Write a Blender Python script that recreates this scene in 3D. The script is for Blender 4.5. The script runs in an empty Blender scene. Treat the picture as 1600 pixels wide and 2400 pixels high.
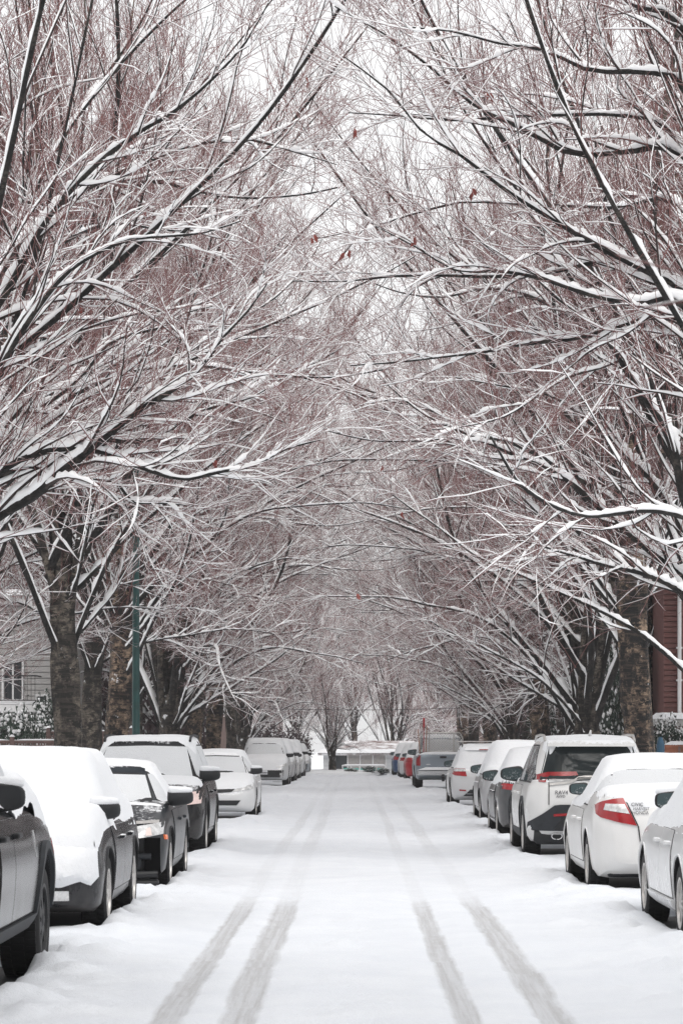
import bpy, math, random
import numpy as np
from mathutils import Vector, Matrix
from mathutils.bvhtree import BVHTree

# ------------------------------------------------------------------ camera, sky, sun, exposure
scene = bpy.context.scene
COL = scene.collection
F_PX, HOR_Y, VAN_X, EYE = 6400.0, 1740.0, 829.0, 1.6      # long lens, level camera at eye height
cam_data = bpy.data.cameras.new('camera')
cam_data.sensor_fit = 'VERTICAL'
cam_data.sensor_height = 36.0
cam_data.lens = 36.0 * F_PX / 2400.0
cam_data.shift_x = (800.0 - VAN_X) / 2400.0
cam_data.shift_y = (HOR_Y - 1200.0) / 2400.0
cam_data.clip_end = 3000.0
cam_data.clip_start = 0.5
cam_data.dof.use_dof = True
cam_data.dof.focus_distance = 40.0
cam_data.dof.aperture_fstop = 9.0
camera = bpy.data.objects.new('camera', cam_data)
camera.location = (0, 0, EYE)
camera.rotation_euler = (math.radians(90), 0, 0)
COL.objects.link(camera)
scene.camera = camera

SUN_EL, SUN_AZ = math.radians(58), math.radians(200)
world = bpy.data.worlds.new('World')
scene.world = world
world.use_nodes = True
wn = world.node_tree
wn.nodes.clear()
w_out = wn.nodes.new('ShaderNodeOutputWorld')
w_bg = wn.nodes.new('ShaderNodeBackground')
w_sky = wn.nodes.new('ShaderNodeTexSky')
w_sky.sky_type = 'NISHITA'
w_sky.sun_disc = False
w_sky.sun_elevation = SUN_EL
w_sky.sun_rotation = SUN_AZ
w_sky.dust_density = 8.0
w_sky.air_density = 1.0
w_mix = wn.nodes.new('ShaderNodeMix')
w_mix.data_type = 'RGBA'
w_mix.inputs[0].default_value = 0.9
wn.links.new(w_sky.outputs['Color'], w_mix.inputs[6])
w_mix.inputs[7].default_value = (9.2, 9.3, 9.35, 1)        # closed layer of overcast cloud
wn.links.new(w_mix.outputs[2], w_bg.inputs['Color'])
w_bg.inputs['Strength'].default_value = 0.1
wn.links.new(w_bg.outputs[0], w_out.inputs[0])

sun_data = bpy.data.lights.new('sun', 'SUN')
sun_data.energy = 1.2
sun_data.angle = math.radians(40)
sun_data.color = (1.0, 0.97, 0.94)
sun = bpy.data.objects.new('sun', sun_data)
sun.rotation_euler = (math.radians(90) - SUN_EL, 0, math.radians(20))
COL.objects.link(sun)

scene.view_settings.view_transform = 'Standard'
scene.view_settings.look = 'None'
scene.view_settings.exposure = 0.36
scene.view_settings.gamma = 1.0
scene.view_settings.use_curve_mapping = False
scene.cycles.max_bounces = 6
scene.cycles.diffuse_bounces = 4
scene.cycles.glossy_bounces = 2
scene.cycles.transmission_bounces = 2
scene.cycles.transparent_max_bounces = 4
scene.cycles.use_denoising = True
scene.cycles.denoising_prefilter = 'NONE'

# ------------------------------------------------------------------ helpers
def at(px, py, d):
    """world point seen at photo pixel (px, py) at distance d along the street"""
    return Vector(((px - VAN_X) / F_PX * d, d, EYE - (py - HOR_Y) / F_PX * d))

def tag(o, label=None, cat=None, group=None, kind=None):
    if label: o['label'] = label
    if cat: o['category'] = cat
    if group: o['group'] = group
    if kind: o['kind'] = kind
    return o

def empty(name, loc=(0, 0, 0), rz=0.0):
    o = bpy.data.objects.new(name, None)
    o.location = loc
    o.rotation_euler = (0, 0, rz)
    o.empty_display_size = 0.3
    COL.objects.link(o)
    return o

def link(name, me, parent=None):
    o = bpy.data.objects.new(name, me)
    COL.objects.link(o)
    o.parent = parent
    return o

def np_mesh(name, V, F, mats, midx=None, smooth=True):
    """V (n,3) and F (m,4) numpy (a quad whose last index is -1 is a triangle) -> mesh"""
    V = np.asarray(V, np.float32)
    F = np.asarray(F, np.int32)
    me = bpy.data.meshes.new(name)
    me.vertices.add(len(V))
    me.vertices.foreach_set('co', V.ravel())
    if F.shape[1] == 4 and (F[:, 3] < 0).any():
        tot = np.where(F[:, 3] < 0, 3, 4).astype(np.int32)
        loops = F.ravel()
        loops = loops[loops >= 0]
    else:
        tot = np.full(len(F), F.shape[1], np.int32)
        loops = F.ravel()
    start = np.concatenate(([0], np.cumsum(tot)[:-1])).astype(np.int32)
    me.loops.add(len(loops))
    me.loops.foreach_set('vertex_index', loops.astype(np.int32))
    me.polygons.add(len(F))
    me.polygons.foreach_set('loop_start', start)
    me.polygons.foreach_set('loop_total', tot)
    me.polygons.foreach_set('use_smooth', np.full(len(F), smooth, bool))
    for m in (mats if isinstance(mats, (list, tuple)) else [mats]):
        me.materials.append(m)
    if midx is not None:
        me.polygons.foreach_set('material_index', np.asarray(midx, np.int32))
    me.update(calc_edges=True)
    me.validate()
    return me

class Soup:
    """collects pieces of one mesh"""
    def __init__(self):
        self.V, self.F, self.M, self.n = [], [], [], 0
    def add(self, V, F, m=0):
        V = np.asarray(V, float).reshape(-1, 3)
        F = np.asarray(F, int)
        if F.shape[1] == 3:
            F = np.concatenate([F, np.full((len(F), 1), -1)], 1)
        self.V.append(V)
        self.F.append(np.where(F >= 0, F + self.n, -1))
        self.M.append(np.full(len(F), m))
        self.n += len(V)
        return self
    def box(self, x0, x1, y0, y1, z0, z1, m=0, b=0.0):
        if b <= 0:
            V = [(x, y, z) for x in (x0, x1) for y in (y0, y1) for z in (z0, z1)]
            F = [(0, 1, 3, 2), (4, 6, 7, 5), (0, 4, 5, 1), (2, 3, 7, 6), (0, 2, 6, 4), (1, 5, 7, 3)]
            return self.add(V, F, m)
        # chamfered box: rings in z
        V, F = [], []
        for z, i in ((z0, b), (z0 + b, 0), (z1 - b, 0), (z1, b)):
            xa, xb, ya, yb = x0 + i, x1 - i, y0 + i, y1 - i
            V += [(xa + b, ya, z), (xb - b, ya, z), (xb, ya + b, z), (xb, yb - b, z), (xb - b, yb, z), (xa + b, yb, z), (xa, yb - b, z), (xa, ya + b, z)]
        for k in range(3):
            for s in range(8):
                F.append((k * 8 + s, k * 8 + (s + 1) % 8, k * 8 + 8 + (s + 1) % 8, k * 8 + 8 + s))
        F += [(7, 6, 1, 0), (6, 5, 2, 1), (5, 4, 3, 2)]
        F += [(24, 25, 30, 31), (25, 26, 29, 30), (26, 27, 28, 29)]
        return self.add(V, F, m)
    def tube(self, pts, r, S=8, m=0, cap=True):
        P = np.asarray(pts, float)[None]
        R = np.full((1, P.shape[1]), r, float) if np.isscalar(r) else np.asarray(r, float)[None]
        V, F = tubes(P, R, S)
        self.add(V, F, m)
        if cap:
            K = P.shape[1]
            for k, rev in ((0, True), (K - 1, False)):
                c = len(V) // 1
                ring = V[k * S:(k + 1) * S]
                Vc = np.concatenate([ring, ring.mean(0)[None]])
                Fc = [((s + 1) % S, s, S) if rev else (s, (s + 1) % S, S) for s in range(S)]
                self.add(Vc, Fc, m)
        return self
    def mesh(self, name, mats, smooth=True):
        return np_mesh(name, np.concatenate(self.V), np.concatenate(self.F), mats, np.concatenate(self.M), smooth)
    def build(self, name, mats, parent=None, smooth=True, sharp=None):
        me = self.mesh(name, mats, smooth)
        if sharp:
            me.set_sharp_from_angle(angle=math.radians(sharp))
        return link(name, me, parent)

def unit(v):
    return v / np.maximum(np.linalg.norm(v, axis=-1, keepdims=True), 1e-9)

def tubes(P, R, S):
    """N tubes of K rings and S sides at once"""
    N, K, _ = P.shape
    T = unit(np.gradient(P, axis=1)) if K > 2 else np.repeat(unit(P[:, 1:] - P[:, :-1]), 2, 1)
    ch = unit(P[:, -1] - P[:, 0])
    ref = np.where(np.abs(ch[:, 2:3]) < 0.8, np.array([[0, 0, 1.0]]), np.array([[1.0, 0, 0]]))
    ref = unit(ref - (ref * ch).sum(-1, keepdims=True) * ch)[:, None, :]
    U = unit(ref - (ref * T).sum(-1, keepdims=True) * T)
    W = np.cross(T, U)
    a = 2 * np.pi * np.arange(S) / S
    V = P[:, :, None, :] + R[:, :, None, None] * (np.cos(a)[:, None] * U[:, :, None, :] + np.sin(a)[:, None] * W[:, :, None, :])
    return V.reshape(-1, 3), ring_faces(N, K, S)

def ring_faces(N, K, S):
    n = np.arange(N)[:, None, None] * (K * S)
    k = np.arange(K - 1)[None, :, None] * S
    s = np.arange(S)[None, None, :]
    s2 = (s + 1) % S
    return np.stack([n + k + s, n + k + s2, n + k + S + s2, n + k + S + s], -1).reshape(-1, 4)

def vnoise(x, y, seed=0):
    """2-D value noise, vectorised"""
    xi, yi = np.floor(x).astype(np.int64), np.floor(y).astype(np.int64)
    fx, fy = x - xi, y - yi
    fx, fy = fx * fx * (3 - 2 * fx), fy * fy * (3 - 2 * fy)
    def h(a, b):
        n = (a * 374761393 + b * 668265263 + seed * 982451653) & 0xffffffff
        n = ((n ^ (n >> 13)) * 1274126177) & 0xffffffff
        return ((n ^ (n >> 16)) & 0xffff) / 65535.0
    return (h(xi, yi) * (1 - fx) + h(xi + 1, yi) * fx) * (1 - fy) + (h(xi, yi + 1) * (1 - fx) + h(xi + 1, yi + 1) * fx) * fy

def fbm(x, y, oct=4, seed=0):
    s, a, t = 0, 1.0, 0
    for o in range(oct):
        s = s + a * vnoise(x * 2 ** o + 17.3 * o, y * 2 ** o - 9.1 * o, seed + o)
        t += a
        a *= 0.5
    return s / t

def sstep(a, b, x):
    t = np.clip((x - a) / (b - a), 0, 1)
    return t * t * (3 - 2 * t)

# ------------------------------------------------------------------ materials
def material(name):
    m = bpy.data.materials.new(name)
    m.use_nodes = True
    nt = m.node_tree
    b = nt.nodes['Principled BSDF']
    return m, nt, b

def node(nt, kind, **kw):
    n = nt.nodes.new(kind)
    for k, v in kw.items():
        if k.startswith('i_'):
            n.inputs[int(k[2:]) if k[2:].isdigit() else k[2:].replace('_', ' ')].default_value = v
        else:
            setattr(n, k, v)
    return n

def noise_tex(nt, scale, detail=4.0, rough=0.6, vec=None, coord='Object', stretch=None):
    if vec is None:
        tc = node(nt, 'ShaderNodeTexCoord')
        vec = tc.outputs[coord]
    if stretch:
        mp = node(nt, 'ShaderNodeMapping')
        mp.inputs['Scale'].default_value = stretch
        nt.links.new(vec, mp.inputs[0])
        vec = mp.outputs[0]
    n = node(nt, 'ShaderNodeTexNoise')
    n.inputs['Scale'].default_value = scale
    n.inputs['Detail'].default_value = detail
    n.inputs['Roughness'].default_value = rough
    nt.links.new(vec, n.inputs['Vector'])
    return n.outputs[0]

def ramp(nt, fac, stops):
    r = node(nt, 'ShaderNodeValToRGB')
    while len(r.color_ramp.elements) < len(stops):
        r.color_ramp.elements.new(0.5)
    for e, (p, c) in zip(r.color_ramp.elements, stops):
        e.position = p
        e.color = (c, c, c, 1) if np.isscalar(c) else (*c, 1)
    nt.links.new(fac, r.inputs[0])
    return r.outputs[0]

def math_n(nt, op, a, b=None, clamp=False):
    n = node(nt, 'ShaderNodeMath', operation=op, use_clamp=clamp)
    for i, v in enumerate((a, b)):
        if v is None: continue
        if isinstance(v, (int, float)): n.inputs[i].default_value = v
        else: nt.links.new(v, n.inputs[i])
    return n.outputs[0]

def mixc(nt, fac, a, b):
    n = node(nt, 'ShaderNodeMix', data_type='RGBA')
    for i, v in ((0, fac), (6, a), (7, b)):
        if isinstance(v, (int, float)): n.inputs[i].default_value = v
        elif isinstance(v, tuple): n.inputs[i].default_value = (*v, 1)
        else: nt.links.new(v, n.inputs[i])
    return n.outputs[2]

def bump(nt, b, h, strength=0.5, dist=0.02):
    n = node(nt, 'ShaderNodeBump')
    n.inputs['Strength'].default_value = strength
    n.inputs['Distance'].default_value = dist
    nt.links.new(h, n.inputs['Height'])
    nt.links.new(n.outputs[0], b.inputs['Normal'])

def normal_z(nt):
    g = node(nt, 'ShaderNodeNewGeometry')
    s = node(nt, 'ShaderNodeSeparateXYZ')
    nt.links.new(g.outputs['Normal'], s.inputs[0])
    return s.outputs[2]

SNOW = (0.89, 0.9, 0.92)

def plain(name, col, rough=0.6, metal=0.0, coat=0.0, var=0.0, scale=8.0):
    m, nt, b = material(name)
    b.inputs['Roughness'].default_value = rough
    b.inputs['Metallic'].default_value = metal
    b.inputs['Coat Weight'].default_value = coat
    b.inputs['Coat Roughness'].default_value = 0.08
    if var > 0:
        n = noise_tex(nt, scale)
        lo = tuple(c * (1 - var) for c in col)
        hi = tuple(min(1, c * (1 + var)) for c in col)
        nt.links.new(ramp(nt, n, [(0.3, lo), (0.7, hi)]), b.inputs['Base Color'])
    else:
        b.inputs['Base Color'].default_value = (*col, 1)
    return m

def snow_material(name='snow', scale=30.0, strength=0.35, k=1.0):
    m, nt, b = material(name)
    n = noise_tex(nt, 2.5, 3)
    nt.links.new(ramp(nt, n, [(0.3, (0.87 * k, 0.885 * k, 0.91 * k)), (0.7, tuple(c * k for c in SNOW))]), b.inputs['Base Color'])
    b.inputs['Roughness'].default_value = 0.7
    b.inputs['Specular IOR Level'].default_value = 0.25
    bump(nt, b, noise_tex(nt, scale, 6, 0.7), strength, 0.02)
    return m

M = {}
M['snow'] = snow_material()
M['tree_snow'] = plain('tree_snow', (0.945, 0.948, 0.955), 0.8)

def bark_material(name, dark, mid, light, snow_amt, patch=1.2):
    m, nt, b = material(name)
    tc = node(nt, 'ShaderNodeTexCoord')
    big = noise_tex(nt, patch * 1.7, 6, 0.72, tc.outputs['Object'], stretch=(1, 1, 0.6))
    blot = noise_tex(nt, patch * 3.6, 5, 0.7, tc.outputs['Object'], stretch=(1, 1, 1.5))
    fine = noise_tex(nt, 9.0, 6, 0.75, tc.outputs['Object'], stretch=(1.0, 1.0, 3.2))   # horizontal lenticels
    rings = noise_tex(nt, 2.6, 3, 0.6, tc.outputs['Object'], stretch=(0.7, 0.7, 9.0))
    c1 = ramp(nt, big, [(0.45, dark), (0.49, mid), (0.59, light)])
    c1 = mixc(nt, ramp(nt, blot, [(0.50, 0.0), (0.55, 1.0)]), c1, dark)
    c2 = mixc(nt, ramp(nt, fine, [(0.46, 0.0), (0.58, 0.8)]), c1, dark)
    c3 = mixc(nt, ramp(nt, rings, [(0.52, 0.0), (0.62, 0.55)]), c2, mid)
    # snow that sticks to the upper side and in flakes
    nz = normal_z(nt)
    sn = noise_tex(nt, 7.0, 4, 0.7, tc.outputs['Object'])
    drift = noise_tex(nt, 1.1, 3, 0.6, tc.outputs['Object'])
    f = math_n(nt, 'ADD', nz, math_n(nt, 'MULTIPLY', math_n(nt, 'SUBTRACT', sn, 0.5), 2.0))
    f = math_n(nt, 'ADD', f, math_n(nt, 'MULTIPLY', math_n(nt, 'SUBTRACT', drift, 0.5), 1.5))
    f = ramp(nt, f, [(0.62 - snow_amt, 0.0), (0.7 - snow_amt, 1.0)])
    nt.links.new(mixc(nt, f, c3, SNOW), b.inputs['Base Color'])
    b.inputs['Roughness'].default_value = 0.9
    h = math_n(nt, 'ADD', fine, math_n(nt, 'MULTIPLY', big, 1.5))
    bump(nt, b, h, 1.0, 0.06)
    return m

M['bark_grey'] = bark_material('bark_grey', (0.012, 0.011, 0.010), (0.075, 0.063, 0.053), (0.24, 0.205, 0.165), 0.12)
M['bark_tan'] = bark_material('bark_tan', (0.005, 0.005, 0.006), (0.11, 0.077, 0.056), (0.40, 0.29, 0.205), 0.14, 1.5)
M['limb_bark'] = bark_material('limb_bark', (0.005, 0.005, 0.005), (0.018, 0.015, 0.014), (0.075, 0.063, 0.053), 0.03, 2.0)

def twig_material(name, c1, c2, snow_at):
    m, nt, b = material(name)
    n = noise_tex(nt, 0.9, 2)
    col = ramp(nt, n, [(0.35, c1), (0.65, c2)])
    nz = normal_z(nt)
    f = ramp(nt, nz, [(snow_at, 0.0), (snow_at + 0.12, 1.0)])
    nt.links.new(mixc(nt, f, col, SNOW), b.inputs['Base Color'])
    b.inputs['Roughness'].default_value = 0.85
    return m

M['branch'] = twig_material('branch_bark', (0.012, 0.008, 0.008), (0.040, 0.024, 0.022), 0.65)
M['twig'] = twig_material('twig_bark', (0.165, 0.064, 0.063), (0.245, 0.114, 0.106), 0.88)

# ------------------------------------------------------------------ trees
def grow(rng, P0, D0, L, K, trop, wig, out=None):
    """N paths of K points; trop: vertical pull per step (array), wig: wander"""
    N = len(P0)
    P = np.zeros((N, K, 3))
    P[:, 0] = P0
    d = unit(D0)
    step = (L / (K - 1))[:, None]
    wob = rng.normal(0, 1, (N, 3))
    for k in range(1, K):
        wob = 0.55 * wob + 0.84 * rng.normal(0, 1, (N, 3))
        d = d + wob * wig
        d[:, 2] += trop[:, k - 1] if np.ndim(trop) == 2 else trop
        d = unit(d)
        P[:, k] = P[:, k - 1] + d * step
    return P

def taper(r0, r1, K, p=1.0):
    t = np.linspace(0, 1, K)[None] ** p
    return r0[:, None] * (1 - t) + r1[:, None] * t

def sprout(rng, P, R, n, t0, t1, ang, up, flat=0.0):
    """n children on each path: start, direction, parent radius, position t, parent index"""
    N, K, _ = P.shape
    t = (t0 + (t1 - t0) * (np.arange(n)[None] + rng.uniform(0.1, 0.9, (N, n))) / n)
    x = t * (K - 1)
    i = np.clip(np.floor(x).astype(int), 0, K - 2)
    f = (x - i)[..., None]
    r = np.arange(N)[:, None]
    p = P[r, i] * (1 - f) + P[r, i + 1] * f
    rad = R[r, i] * (1 - f[..., 0]) + R[r, i + 1] * f[..., 0]
    T = unit(P[r, i + 1] - P[r, i])
    ref = np.where(np.abs(T[..., 2:3]) < 0.9, np.array([0, 0, 1.0]), np.array([1.0, 0, 0]))
    lat = unit(np.cross(T, ref))
    nor = np.cross(lat, T)
    phi = rng.uniform(0, 2 * np.pi, (N, n))
    side = np.where((np.arange(n)[None] + rng.integers(0, 2, (N, 1))) % 2 == 0, 0.0, np.pi)
    phi = np.where(rng.uniform(0, 1, (N, n)) < flat, side + rng.normal(0, 0.35, (N, n)), phi)
    a = rng.uniform(ang[0], ang[1], (N, n))
    D = np.cos(a)[..., None] * T + np.sin(a)[..., None] * (np.cos(phi)[..., None] * lat + np.sin(phi)[..., None] * nor)
    D[..., 2] += up
    return p.reshape(-1, 3), unit(D.reshape(-1, 3)), rad.ravel(), t.ravel(), np.repeat(np.arange(N), n)

def resample(P, K2):
    N, K, _ = P.shape
    x = np.linspace(0, K - 1, K2)
    i = np.clip(x.astype(int), 0, K - 2)
    f = (x - i)[None, :, None]
    # Catmull-Rom so that fine rings follow a smooth path
    p0, p1, p2, p3 = P[:, np.clip(i - 1, 0, K - 1)], P[:, i], P[:, i + 1], P[:, np.clip(i + 2, 0, K - 1)]
    return 0.5 * (2 * p1 + (p2 - p0) * f + (2 * p0 - 5 * p1 + 4 * p2 - p3) * f ** 2 + (3 * p1 - p0 - 3 * p2 + p3) * f ** 3)

def snow_on(rng, P, R, S, K2=None, base=0.012, gain=1.0, cap=0.1, gaps=0.25, lo=0.22):
    """puffy snow lying along the upper side of branches"""
    if K2:
        R = resample(np.repeat(R[..., None], 3, -1), K2)[..., 0]
        P = resample(P, K2)
    N, K, _ = P.shape
    T = unit(np.gradient(P, axis=1)) if K > 2 else np.repeat(unit(P[:, 1:] - P[:, :-1]), 2, 1)
    h = np.sqrt(np.clip(1 - T[..., 2] ** 2, 0, 1))
    hf = sstep(lo, lo + 0.42, h)
    nz = rng.uniform(0, 1, (N, K))
    sm = nz.copy()
    sm[:, 1:-1] = 0.25 * nz[:, :-2] + 0.5 * nz[:, 1:-1] + 0.25 * nz[:, 2:]
    amt = np.clip((sm - gaps) / 0.3, 0, 1.15) * (0.62 + 0.76 * rng.uniform(0, 1, (N, K)))
    s = np.minimum(base + gain * R, cap) * hf * amt
    tl = np.linspace(0, 1, K)[None]
    s = s * np.clip((1 - tl) * 1.9 + 0.06, 0, 1) ** 0.8 * np.clip(tl * 6 + 0.5, 0, 1)
    keep = s.max(1) > 0.3 * base
    P, R, T, s = P[keep], R[keep], T[keep], s[keep]
    N = len(P)
    up = np.array([0, 0, 1.0])
    U = unit(up - T[..., 2:3] * T)
    Wd = np.cross(T, U)
    a = 2 * np.pi * (np.arange(S) + 0.5) / S
    lat = (R * 0.82 + s * 0.30) * np.clip(s / (0.35 * base), 0, 1)
    ver = s * 0.62
    C = P + U * (R * 0.72 + s * 0.38)[..., None]
    V = C[:, :, None, :] + (np.sin(a)[:, None] * U[:, :, None, :]) * ver[:, :, None, None] + (np.cos(a)[:, None] * Wd[:, :, None, :]) * lat[:, :, None, None]
    return V.reshape(-1, 3), ring_faces(N, K, S)

def make_tree(seed, name, leaders=5, mids=8, arches=8, low=5, height=19.0, trunk_h=3.0, trunk_r=0.31, detail=1.0, bark='bark_grey', arch_reach=8.0, hero=(), stem_r=(0.065, 0.11), twigs=4):
    """prototype street tree; local +x is the side of the road. returns the meshes of trunk, crown and snow"""
    rng = np.random.default_rng(seed)
    tr, cr, sn = Soup(), Soup(), Soup()
    # trunk
    K = 44
    z = np.linspace(-0.25, trunk_h + 1.3, K)
    P = np.zeros((1, K, 3))
    P[0, :, 2] = z
    P[0, :, 0] = 0.07 * np.sin(z * 0.9 + rng.uniform(0, 6)) + 0.02 * z
    P[0, :, 1] = 0.06 * np.sin(z * 0.8 + rng.uniform(0, 6))
    R = trunk_r * (1 + 0.28 * np.exp(-np.clip(z, 0, 9) / 0.4) - 0.045 * z + 0.035 * np.sin(z * 3.1)) * np.where(z > trunk_h, 1 - 0.5 * (z - trunk_h) / 1.3, 1)
    V, F = tubes(P, R[None], 36)
    ang = np.arctan2(V[:, 1], V[:, 0])
    ph = rng.uniform(0, 6, 4)
    fl = np.clip(V[:, 2] / trunk_h, 0, 1)
    V[:, :2] *= (1 + (0.05 + 0.11 * fl) * np.sin(ang * 3 + V[:, 2] * 0.35 + ph[0]) + 0.05 * np.sin(ang * 5 - V[:, 2] * 0.6 + ph[1]) + 0.10 * (fbm(ang * 1.6 + 20, V[:, 2] * 1.3, 4, seed) - 0.5) * 2 + 0.03 * np.sin(ang * 11 + V[:, 2] * 1.1 + ph[2]))[:, None]
    tr.add(V, F)
    # limbs: upright leaders, spreading mids, arches over the road
    def limb_set(n, inc, length, zr, r0, trop, toroad, wig=0.05, onto=None):
        az = 2 * np.pi * (np.arange(n) + rng.uniform(-0.35, 0.35, n)) / n + rng.uniform(0, 6.28)
        if toroad:
            m = rng.uniform(0, 1, n) < toroad
            az = np.where(m, rng.uniform(-1.25, 1.25, n), az)
        th = np.radians(rng.uniform(inc[0], inc[1], n))
        D = np.stack([np.sin(th) * np.cos(az), np.sin(th) * np.sin(az), np.cos(th)], 1)
        L = rng.uniform(length[0], length[1], n)
        zz = rng.uniform(zr[0], zr[1], n)
        off = trunk_r * 0.45
        P0 = np.stack([off * np.cos(az) + 0.02 * zz, off * np.sin(az), zz - 0.2], 1)
        if onto is not None:                                        # many limbs leave the leaders higher up
            li, tt = rng.integers(0, len(onto), n), rng.uniform(0.03, 0.26, n) * 15
            i0 = tt.astype(int)
            Q = onto[li, i0] * (1 - (tt - i0))[:, None] + onto[li, i0 + 1] * (tt - i0)[:, None]
            P0 = np.where(rng.uniform(0, 1, (n, 1)) < 0.62, Q, P0)
        P = grow(rng, P0, D, L, 16, trop(n), wig)
        r = rng.uniform(r0[0], r0[1], n)
        return P, taper(r, np.full(n, 0.012), 16, 0.75)
    A = limb_set(leaders, (3, 15), (height - 5, height - 2.6), (trunk_h * 0.75, trunk_h + 0.9), stem_r, lambda n: np.full((n, 15), 0.035), 0)
    B = limb_set(mids, (15, 36), (height - 9, height - 5.5), (trunk_h * 0.7, trunk_h + 1.0), (stem_r[0] * 0.75, stem_r[1] * 0.8), lambda n: np.linspace(-0.01, 0.06, 15)[None] * rng.uniform(0.7, 1.3, (n, 1)), 0.25, onto=A[0])
    Cc = limb_set(arches, (24, 52), (arch_reach - 1.6, arch_reach + 1.6), (trunk_h * 0.65, trunk_h + 1.2), (0.04, 0.075), lambda n: np.concatenate([np.full((n, 4), -0.02), rng.uniform(-0.085, -0.035, (n, 1)) * np.ones((n, 6)), rng.uniform(0.015, 0.06, (n, 1)) * np.ones((n, 5))], 1), 0.7, 0.07, onto=A[0])
    if low and not hero:                                            # low boughs spreading out under the vault
        Lw = limb_set(low, (44, 60), (arch_reach * 0.55, arch_reach * 0.85), (max(trunk_h * 0.8, 2.0), max(trunk_h, 2.0) + 0.4), (0.03, 0.055), lambda n: rng.uniform(-0.012, 0.03, (n, 1)) * np.ones((n, 15)), 0.5, 0.06)
        Cc = (np.concatenate([Cc[0], Lw[0]]), np.concatenate([Cc[1], Lw[1]]))
    sets = [A, B, Cc]
    if hero:
        Ph = np.stack([arc_resample(h, 16) for h, r in hero])
        Ph[:, 3:] += np.cumsum(rng.normal(0, 0.02, Ph[:, 3:].shape), 1)
        sets.append((Ph, taper(np.array([r for h, r in hero]), np.full(len(hero), 0.008), 16, 1.1)))
    for q, (Pm, Rm) in enumerate(sets):
        Pf = resample(Pm, 32)
        Rf = resample(np.repeat(Rm[..., None], 3, -1), 32)[..., 0]
        Rf = Rf * (1 + 0.10 * rng.normal(0, 1, Rf.shape))
        V, F = tubes(Pf, Rf, 8)
        tr.add(V, F, 1 if q > 0 else 0)
        sn.add(*snow_on(rng, Pm, Rm, 7, 130 if q == 3 else 80, 0.034 if q == 3 else 0.026, 1.35 if q == 3 else 1.0, 0.20, 0.14, 0.10 if q > 1 else 0.2))
    def level(Pm, Rm, n, t0, t1, ang, up, flat, Lf, K, trop, wig, sides, ksnow, rmax, mat, base, gain, cap, gaps, S, snow=True, rr=0.5, lo=0.22):
        p, d, rad, t, idx = sprout(rng, Pm, Rm, n, t0, t1, ang, up, flat)
        L = Lf(t, idx) * rng.uniform(0.5, 1.35, len(t))
        P = grow(rng, p, d, L, K, trop, wig)
        r0 = np.minimum(rad * rr, rmax * (0.5 + 0.5 * L / L.max()))
        R = taper(r0, np.maximum(r0 * 0.32, 0.0032), K, 0.8)
        V, F = tubes(P, R, sides)
        cr.add(V, F, mat)
        if snow:
            sn.add(*snow_on(rng, P, R, S, ksnow, base, gain, cap, gaps, lo))
        return P, R
    n2 = int(round(12 * detail))
    g = lambda a, b: (lambda t, i: a + (b - a) * t)
    A2 = level(*A, n2 + 4, 0.16, 0.97, (0.3, 0.7), 0.55, 0.0, g(4.6, 1.6), 9, 0.11, 0.09, 4, 10, 0.024, 0, 0.014, 1.1, 0.09, 0.25, 5, lo=0.12)
    B2 = level(*B, n2 + 2, 0.18, 0.97, (0.35, 0.8), 0.35, 0.2, g(3.9, 1.4), 9, 0.075, 0.10, 4, 10, 0.024, 0, 0.016, 1.1, 0.09, 0.2, 5, lo=0.12)
    C2 = level(*Cc, n2 - 1, 0.2, 0.97, (0.4, 0.9), 0.08, 0.55, g(2.9, 1.0), 9, 0.02, 0.13, 4, 14, 0.024, 0, 0.023, 1.3, 0.10, 0.16, 5, lo=0.26)
    P2 = [A2, B2, C2]
    if hero:
        P2.append(level(*sets[3], 17, 0.22, 0.97, (0.3, 0.85), 0.10, 0.45, g(2.7, 0.9), 9, 0.015, 0.10, 5, 24, 0.026, 0, 0.030, 1.5, 0.11, 0.14, 6, lo=0.3))
    n3 = int(round(9 * detail))
    P3 = []
    for (Pq, Rq), up, tp, fl, ns in zip(P2, (0.6, 0.4, 0.12, 0.15), (0.14, 0.08, 0.03, 0.04), (0.1, 0.2, 0.45, 0.4), (1, 0, 0, 0)):
        P3.append(level(Pq, Rq, n3, 0.1, 0.98, (0.35, 0.95), up, fl, g(1.45, 0.6), 5, tp, 0.16, 3, 5, 0.0105, 1, 0.014, 1.25, 0.05, 0.32, 3, rr=0.6, lo=0.3))
    for q, ((Pq, Rq), up) in enumerate(zip(P3, (0.5, 0.3, 0.12, 0.12))):
        level(Pq, Rq, twigs, 0.12, 1.0, (0.4, 1.0), up, 0.3, g(0.58, 0.36), 3, 0.06, 0.24, 3, None, 0.0058, 1, 0.006, 1.0, 0.02, 0.5, 3, snow=(q >= 2), rr=0.8, lo=0.4)
    return (tr.mesh(name + '_trunk', [M[bark], M['limb_bark']]), cr.mesh(name + '_crown', [M['branch'], M['twig']]), sn.mesh(name + '_snow', M['tree_snow']))

def arc_resample(pts, K):
    p = np.asarray(pts, float)
    f = resample(p[None], 120)[0]
    s = np.concatenate(([0], np.cumsum(np.linalg.norm(np.diff(f, axis=0), axis=1))))
    u = np.linspace(0, s[-1], K)
    return np.stack([np.interp(u, s, f[:, i]) for i in range(3)], 1)

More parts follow.
